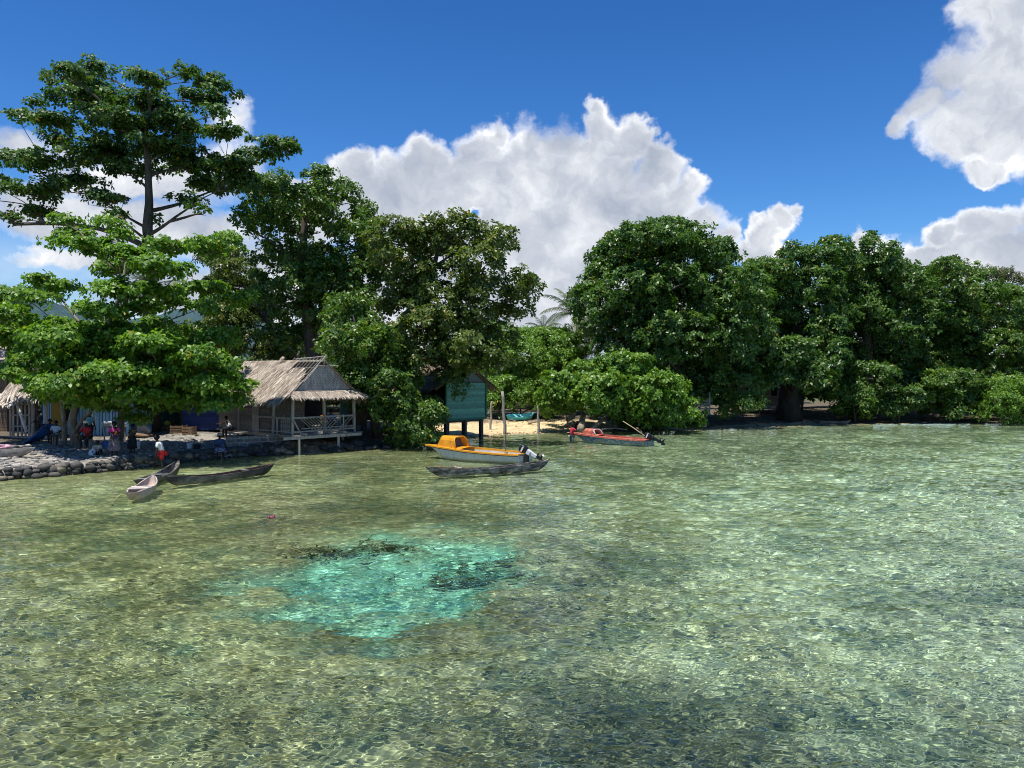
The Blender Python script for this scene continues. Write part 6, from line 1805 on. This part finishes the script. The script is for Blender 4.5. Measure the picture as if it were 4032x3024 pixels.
        for p, (ra, rb_) in zip(path, rr_):
            rows.append([p + V((math.cos(a) * ra * k * (1 + .06 * math.sin(5 * a)), math.sin(a) * rb_ * k * (1 + .06 * math.sin(6 * a)), 0 if pose == 'stand' else math.sin(a) * .10 * k)) for a in np.arange(20) * math.pi / 10])
        mb.grid(rows, closed=True)
        o = mb.build('skirt', bm_, root, smooth=True, solid=0.012)
        o.modifiers.new('sub', 'SUBSURF').levels = 1
    return root

def gp(px, py, d=None):
    """a point on the land seen at this pixel"""
    dd = 30.0
    for _ in range(60):
        x = PX(px, dd); h = gz(x, dd)
        nd = (CH - h) / ((py - HY) / FPX)
        dd = 0.5 * dd + 0.5 * nd
    return Vector((PX(px, dd), dd, gz(PX(px, dd), dd)))
CAM = R(180)      # facing the camera
c_lblue = cloth('pale_blue_shirt', (0.36, 0.46, 0.56), (0.48, 0.58, 0.68)); c_red = cloth('red_shirt', (0.42, 0.025, 0.03), (0.56, 0.05, 0.05)); c_teal = cloth('teal_shirt', (0.16, 0.38, 0.46), (0.24, 0.48, 0.56))
c_beige = cloth('beige_shirt', (0.42, 0.36, 0.30), (0.56, 0.50, 0.42)); c_pink = cloth('bright_pink_top', (0.62, 0.05, 0.22), (0.75, 0.10, 0.32)); c_white = cloth('white_shirt', (0.70, 0.70, 0.70), (0.80, 0.80, 0.80))
c_flower = cloth('floral_skirt', (0.06, 0.07, 0.14), (0.12, 0.13, 0.24), 4, ((0.62, 0.62, 0.66), 16)); c_print = cloth('printed_skirt', (0.10, 0.08, 0.09), (0.20, 0.17, 0.18), 5, ((0.38, 0.30, 0.30), 20))
c_black = cloth('black_cloth', (0.015, 0.015, 0.017), (0.04, 0.04, 0.045)); c_navy = cloth('navy_shirt', (0.03, 0.06, 0.15), (0.06, 0.10, 0.22)); c_orange = cloth('orange_shirt', (0.60, 0.17, 0.04), (0.72, 0.26, 0.08))
c_redsh = cloth('red_shorts', (0.50, 0.02, 0.03), (0.62, 0.04, 0.05)); c_khaki = cloth('grey_shorts', (0.16, 0.17, 0.16), (0.26, 0.27, 0.25)); c_yel = cloth('dark_yellow_print', (0.03, 0.03, 0.03), (0.06, 0.06, 0.05), 5, ((0.40, 0.32, 0.06), 12))
c_blue = cloth('blue_shirt', (0.04, 0.14, 0.32), (0.08, 0.20, 0.42)); c_redshirt2 = cloth('crimson_shirt', (0.55, 0.03, 0.07), (0.68, 0.07, 0.11))

def stool(p, h, label):
    root = empty('stool', p); tag(root, label, 'stool')
    mb = MB(); mb.box((0, 0, h - .02), (.38, .3, .04)); mb.build('seat', W_GREY, root)
    for x in (-.14, .14):
        for y in (-.1, .1):
            mb = MB(); mb.box((x, y, (h - .04) / 2), (.05, .05, h - .04)); mb.build('leg', W_GREY, root)
p = gp(222, 1752); stool(p, .40, 'low wooden stool under the person in the pale blue shirt')
person('person in a pale blue shirt sitting left of the pale almond trunks', p, CAM + .2, 1.6, 'sit', .12, .40, ('lap', 'lap'), c_lblue, ('shorts', c_khaki))
p = gp(345, 1762); stool(p, .40, 'low wooden stool under the person in the white cap')
person('person in a red shirt and white cap sitting right of the almond trunks', p, CAM, 1.68, 'sit', .25, .40, ('knee', 'knee'), c_red, ('trousers', c_black), hat=c_white)
person('person in a teal shirt standing with back to us at the shop wall', gp(352, 1742), 0.1, 1.62, 'stand', .0, arms=('down', 'down'), shirt=c_teal, bottom=('shorts', c_black))
person('child in a beige shirt sitting on the stones with a plastic bag', gp(383, 1793), CAM + .4, 1.25, 'floor', .15, arms=('knee', 'down'), shirt=c_beige, bottom=('shorts', c_black))
pw = gp(450, 1796)
person('woman in pink top and printed skirt carrying a small child', pw, CAM + .15, 1.56, 'stand', .0, arms=('hold', 'hold'), shirt=c_pink, bottom=('skirt', c_print), hair='afro')
person('small child in an orange shirt carried on the woman in pink', pw + Vector((0.14, -0.17, 0.86)), CAM - .9, 0.86, 'sit', .0, 0.0, ('hold', 'down'), c_orange, ('shorts', c_navy), legs=(((.12, .16, .10), (.12, .12, -.12)), ((-.12, .16, .10), (-.12, .12, -.12))))
person('girl in a dark yellow patterned dress standing beside the white bucket', gp(521, 1783), CAM - .2, 1.35, 'stand', .0, arms=('down', 'lap'), shirt=c_yel, bottom=('skirt', c_black), hair='afro')
person('man in white shirt and red shorts stepping off the stone wall', G(640, 1842, .02) + Vector((0, 0, -.12)), R(95), 1.66, 'step', .42, arms=('lap', 'down'), shirt=c_white, bottom=('shorts', c_redsh), hair='afro')
p = gp(862, 1776); stool(p, .38, 'low wooden stool under the woman in the floral skirt')
person('woman in dark blue top and floral skirt sitting by the block wall', p, CAM + .5, 1.6, 'sit', .3, .38, ('lap', 'knee'), c_navy, ('skirt', c_flower), hat=cloth('pale_headscarf', (.34, .29, .24), (.44, .38, .32)))
person('person in a white singlet sitting bent over the table', gp(906, 1728) + Vector((0, 0, .05)), R(75), 1.6, 'sit', .45, .45, ('forward', 'forward'), c_white, ('trousers', c_black), sleeve=False)
person('person in a striped blue shirt sitting with back turned at the table', gp(970, 1724) + Vector((0, 0, .05)), 0.2, 1.6, 'sit', .1, .45, ('forward', 'forward'), c_blue, ('trousers', c_black))
person('person in dark clothes standing at the slatted hut doorway', gp(158, 1738), CAM - .5, 1.66, 'stand', .1, arms=('lap', 'down'), shirt=c_black, bottom=('trousers', c_black), hair='afro')
person('person in dark clothes sitting between the doorway and the trunks', gp(190, 1742), CAM + .9, 1.6, 'sit', .3, .40, ('knee', 'knee'), c_navy, ('trousers', c_black))
FH = Frame((PX(1150, 39.6), 39.6), (0.68, 0.733))
person('person in an orange shirt sitting on the hut veranda', FH.w(2.75, 1.3, 1.0), CAM + .6, 1.6, 'sit', .2, .35, ('lap', 'lap'), c_orange, ('trousers', c_black))
person('person in a blue shirt sitting beside the one in orange on the veranda', FH.w(3.35, 1.5, 1.0), CAM + .2, 1.62, 'sit', .1, .35, ('lap', 'lap'), c_blue, ('trousers', c_black), hair='afro')
mb = MB(); mb.box(FH.w(3.05, 1.55, 1.34), (1.5, .36, .05), Matrix.Rotation(FH.rz, 3, 'Z'))
b0 = empty('bench', FH.w(3.05, 1.55, 1.0), FH.rz); tag(b0, 'plank bench on the veranda under the two seated people', 'bench')
mb = MB(); mb.box((0, 0, .32), (1.5, .36, .05)); mb.build('seat', W_GREY, b0)
for x in (-.6, .6): mb = MB(); mb.box((x, 0, .15), (.06, .3, .3)); mb.build('leg', W_GREY, b0)
gr = G(2256, 1742)
person('man in a red shirt standing in the water holding the red boat', Vector((gr.x - .05, gr.y + .4, -0.52)), R(-75), 1.66, 'stand', .12, arms=('reach', 'reach'), shirt=c_redshirt2, bottom=('shorts', c_khaki), step=.2)

# ------------------------------------------------------------------ small things on the shore
def small(name, label, cat, mb, mat, loc, rz=0, group=None, smooth=True, solid=0.0):
    o = mb.build(name, mat, smooth=smooth, solid=solid); o.location = loc; o.rotation_euler = (0, 0, rz); return tag(o, label, cat, group)
def bucket(label, loc, r, h, mat):
    root = empty('bucket', loc); tag(root, label, 'bucket')
    mb = MB(); mb.lathe([(r * .78, 0), (r, h), (r * 1.06, h), (r * 1.06, h - .03), (r * .97, h - .03), (r * .75, .02)], 16); mb.build('body', mat, root, smooth=False)
    mb = MB(); mb.tube([(r * math.cos(a), 0.02, h - .05 + r * .9 * math.sin(a)) for a in np.arange(9) * math.pi / 8], .008, 5); mb.build('handle', METAL, root, smooth=True)
WHITE_PL = mottled('white_plastic', (0.58, 0.60, 0.62), (0.72, 0.74, 0.75), 3, 0.4, bstr=.05); BLUE_PL = mottled('blue_plastic', (0.03, 0.10, 0.36), (0.05, 0.16, 0.48), 3, 0.4, bstr=.05)
YEL_PL = mottled('yellow_plastic', (0.70, 0.52, 0.02), (0.80, 0.62, 0.04), 3, 0.4, bstr=.05); GREY_PL = mottled('grey_white_sack', (0.24, 0.24, 0.25), (0.52, 0.52, 0.54), 4, 0.6)
bucket('white bucket beside the girl in the dark yellow dress', gp(538, 1768), .17, .36, WHITE_PL)
bucket('small white bucket left of the woman in the floral skirt', gp(745, 1766), .14, .26, WHITE_PL)
bucket('dark basin bucket right of the small white bucket', gp(775, 1768), .18, .24, BLACK)
bucket('blue bucket between the seated child and the woman in pink', gp(418, 1762), .17, .30, BLUE_PL)
mb = MB(); mb.lump((0, 0, .14), (.15, .11, .19), 4, 3, .35); small('plastic_bag', 'white plastic bag held by the seated child', 'bag', mb, WHITE_PL, gp(362, 1796))
mb = MB(); mb.lump((0, 0, .36), (.34, .28, .46), 9, 3, .5); small('sack', 'big grey white sack standing before the dark trunk', 'sack', mb, GREY_PL, gp(562, 1716) + Vector((0, 0, .12)))
mb = MB(); mb.lump((0, 0, .1), (.62, .45, .14), 5, 3, .4); small('net_heap', 'heap of boards and netting under the grey white sack', 'heap', mb, W_BROWN, gp(545, 1722))
mb = MB(); mb.lathe([(.0, 0), (.16, .03), (.2, .12), (.16, .22), (.06, .27), (.05, .31), (0, .31)], 14); small('yellow_jug', 'yellow plastic jug lying right of the dark trunk', 'jug', mb, YEL_PL, gp(657, 1694) + Vector((0, 0, .3)))
mb = MB(); mb.box((0, 0, .15), (.5, .4, .3)); small('box', 'wooden box under the yellow plastic jug', 'box', mb, W_BROWN, gp(657, 1696), smooth=False)
mb = MB(); mb.lump((0, 0, .06), (.10, .12, .03), 3, 2, .3); small('almond_leaf', 'yellow fallen leaf on a trunk by the block wall', 'leaf', mb, YEL_PL, gp(778, 1768) + Vector((0, -.1, .62)))
mb = MB(); rows = []
for i in range(7):
    t = i / 6; rows.append([Vector((-.55 + 1.1 * t, -.35 + .7 * s / 5 * (1 - .3 * t), (1.0 * t ** 1.4 * (1 - .5 * s / 5)) + .05 * math.sin(3 * s + 5 * t))) for s in range(6)])
mb.grid(rows); small('tarpaulin', 'blue tarpaulin draped to the ground beside the slatted hut', 'tarpaulin', mb, BLUE_PL, gp(150, 1745) + Vector((0, -.1, 0.02)), solid=.012)
# crate and table
def crate(label, loc, s):
    root = empty('crate', loc); tag(root, label, 'crate')
    for z in (.08, .24, .40):
        for (c, d) in (((0, -s / 2, z), (s, .02, .10)), ((0, s / 2, z), (s, .02, .10)), ((-s / 2, 0, z), (.02, s, .10)), ((s / 2, 0, z), (.02, s, .10))):
            mb = MB(); mb.box(c, d); mb.build('slat', W_BROWN, root)
    for x in (-1, 1):
        for y in (-1, 1):
            mb = MB(); mb.box((x * (s / 2 - .03), y * (s / 2 - .03), .25), (.05, .05, .5)); mb.build('post', W_BROWN, root)
crate('brown slatted crate standing in front of the green walled house', gp(704, 1706), .75)
crate('dark slatted crate left of the plank table', gp(745, 1712), .6)
def table(label, a, b, h, w=.5):
    a, b = Vector(a), Vector(b); m = (a + b) / 2; L = (b - a).length
    root = empty('table', (m.x, m.y, m.z), math.atan2((b - a).y, (b - a).x)); tag(root, label, 'table')
    mb = MB(); mb.box((0, 0, h), (L, w, .05)); mb.build('top', W_GREY, root)
    for x in (-L / 2 + .12, L / 2 - .12):
        for y in (-w / 2 + .06, w / 2 - .06):
            mb = MB(); mb.box((x, y, (h - .03) / 2), (.07, .07, h - .03)); mb.build('leg', W_GREY, root)
table('long low plank table beside the block wall', gp(905, 1742), gp(1018, 1732), .48)
table('small plank counter along the light blue shop front', gp(400, 1736), gp(500, 1734), .75, .4)
for i, (px, w) in enumerate(((410, .12), (432, .16), (468, .1), (488, .13))):
    q = gp(px, 1735)
    mb = MB(); mb.lathe([(w * .8, 0), (w, .1), (w * .9, .22), (w * .4, .26)], 10)
    small('jar', ('squat pale jar at the left end of the shop counter', 'widest pale jar on the shop counter', 'narrow pale jar near the middle of the shop counter', 'pale jar at the right end of the shop counter')[i], 'jar', mb, WHITE_PL, (q.x, q.y - .02, q.z + .775))
mb = MB(); mb.lathe([(.26, 0), (.29, .08), (.28, .45), (.29, .82), (.26, .9), (.0, .9)], 18); small('barrel', 'blue plastic barrel behind the plank table', 'barrel', mb, BLUE_PL, gp(985, 1728) + Vector((.1, .6, 0)))
# tyre and wheelbarrow
def torus(mb, R0, r, n=28, k=12, rot=None, c=(0, 0, 0), sq=1.0):
    rows = []
    for i in range(n + 1):
        a = 2 * math.pi * i / n
        row = []
        for j in range(k):
            b = 2 * math.pi * j / k
            p = Vector(((R0 + r * math.copysign(abs(math.cos(b)) ** .7, math.cos(b))) * math.cos(a), r * sq * math.copysign(abs(math.sin(b)) ** .7, math.sin(b)), (R0 + r * math.copysign(abs(math.cos(b)) ** .7, math.cos(b))) * math.sin(a)))
            row.append((rot @ p if rot else p) + Vector(c))
        rows.append(row)
    mb.grid(rows, closed=True)
TYRE = mottled('worn_tyre_rubber', (0.02, 0.02, 0.02), (0.06, 0.058, 0.055), 6, 0.85)
q = gp(2277, 1693)
mb = MB(); torus(mb, .25, .095, sq=.9); small('tyre', 'old car tyre standing on the beach behind the man in red', 'tyre', mb, TYRE, q + Vector((0, 0, .33)), .25)
q = gp(2245, 1676)
root = empty('wheelbarrow', q, .3); tag(root, 'grey wheelbarrow tipped up in the shade of the bright bush', 'wheelbarrow')
mb = MB()
rows = []
for z, sx, sy in ((0, .25, .2), (.3, .48, .34)):
    rows.append([Matrix.Rotation(R(-25), 3, 'Y') @ Vector((sx * x, sy * y, z)) + Vector((.1, 0, .45)) for x, y in ((-1, -1), (-.3, -1), (1, -.8), (1, .8), (-.3, 1), (-1, 1))])
mb.grid(rows, closed=True); mb.add(rows[0], [(5, 4, 3, 2, 1, 0)]); mb.build('tray', METAL, root, solid=.01)
for y in (-.22, .22):
    mb = MB(); mb.tube([(.55, y * .3, .2), (.1, y, .42), (-.65, y * 1.3, .95), (-.85, y * 1.3, 1.02)], .02, 6); mb.build('handle', METAL, root, smooth=True)
    mb = MB(); mb.tube([(-.15, y, .5), (-.2, y, .02)], .018, 6); mb.build('leg', METAL, root, smooth=True)
mb = MB(); torus(mb, .13, .04, 18, 8, c=(.6, 0, .18)); mb.build('wheel', TYRE, root, smooth=True)
# leaf rosettes are heavy: nothing else to add; shade under the roofs comes from geometry plus dark window panels
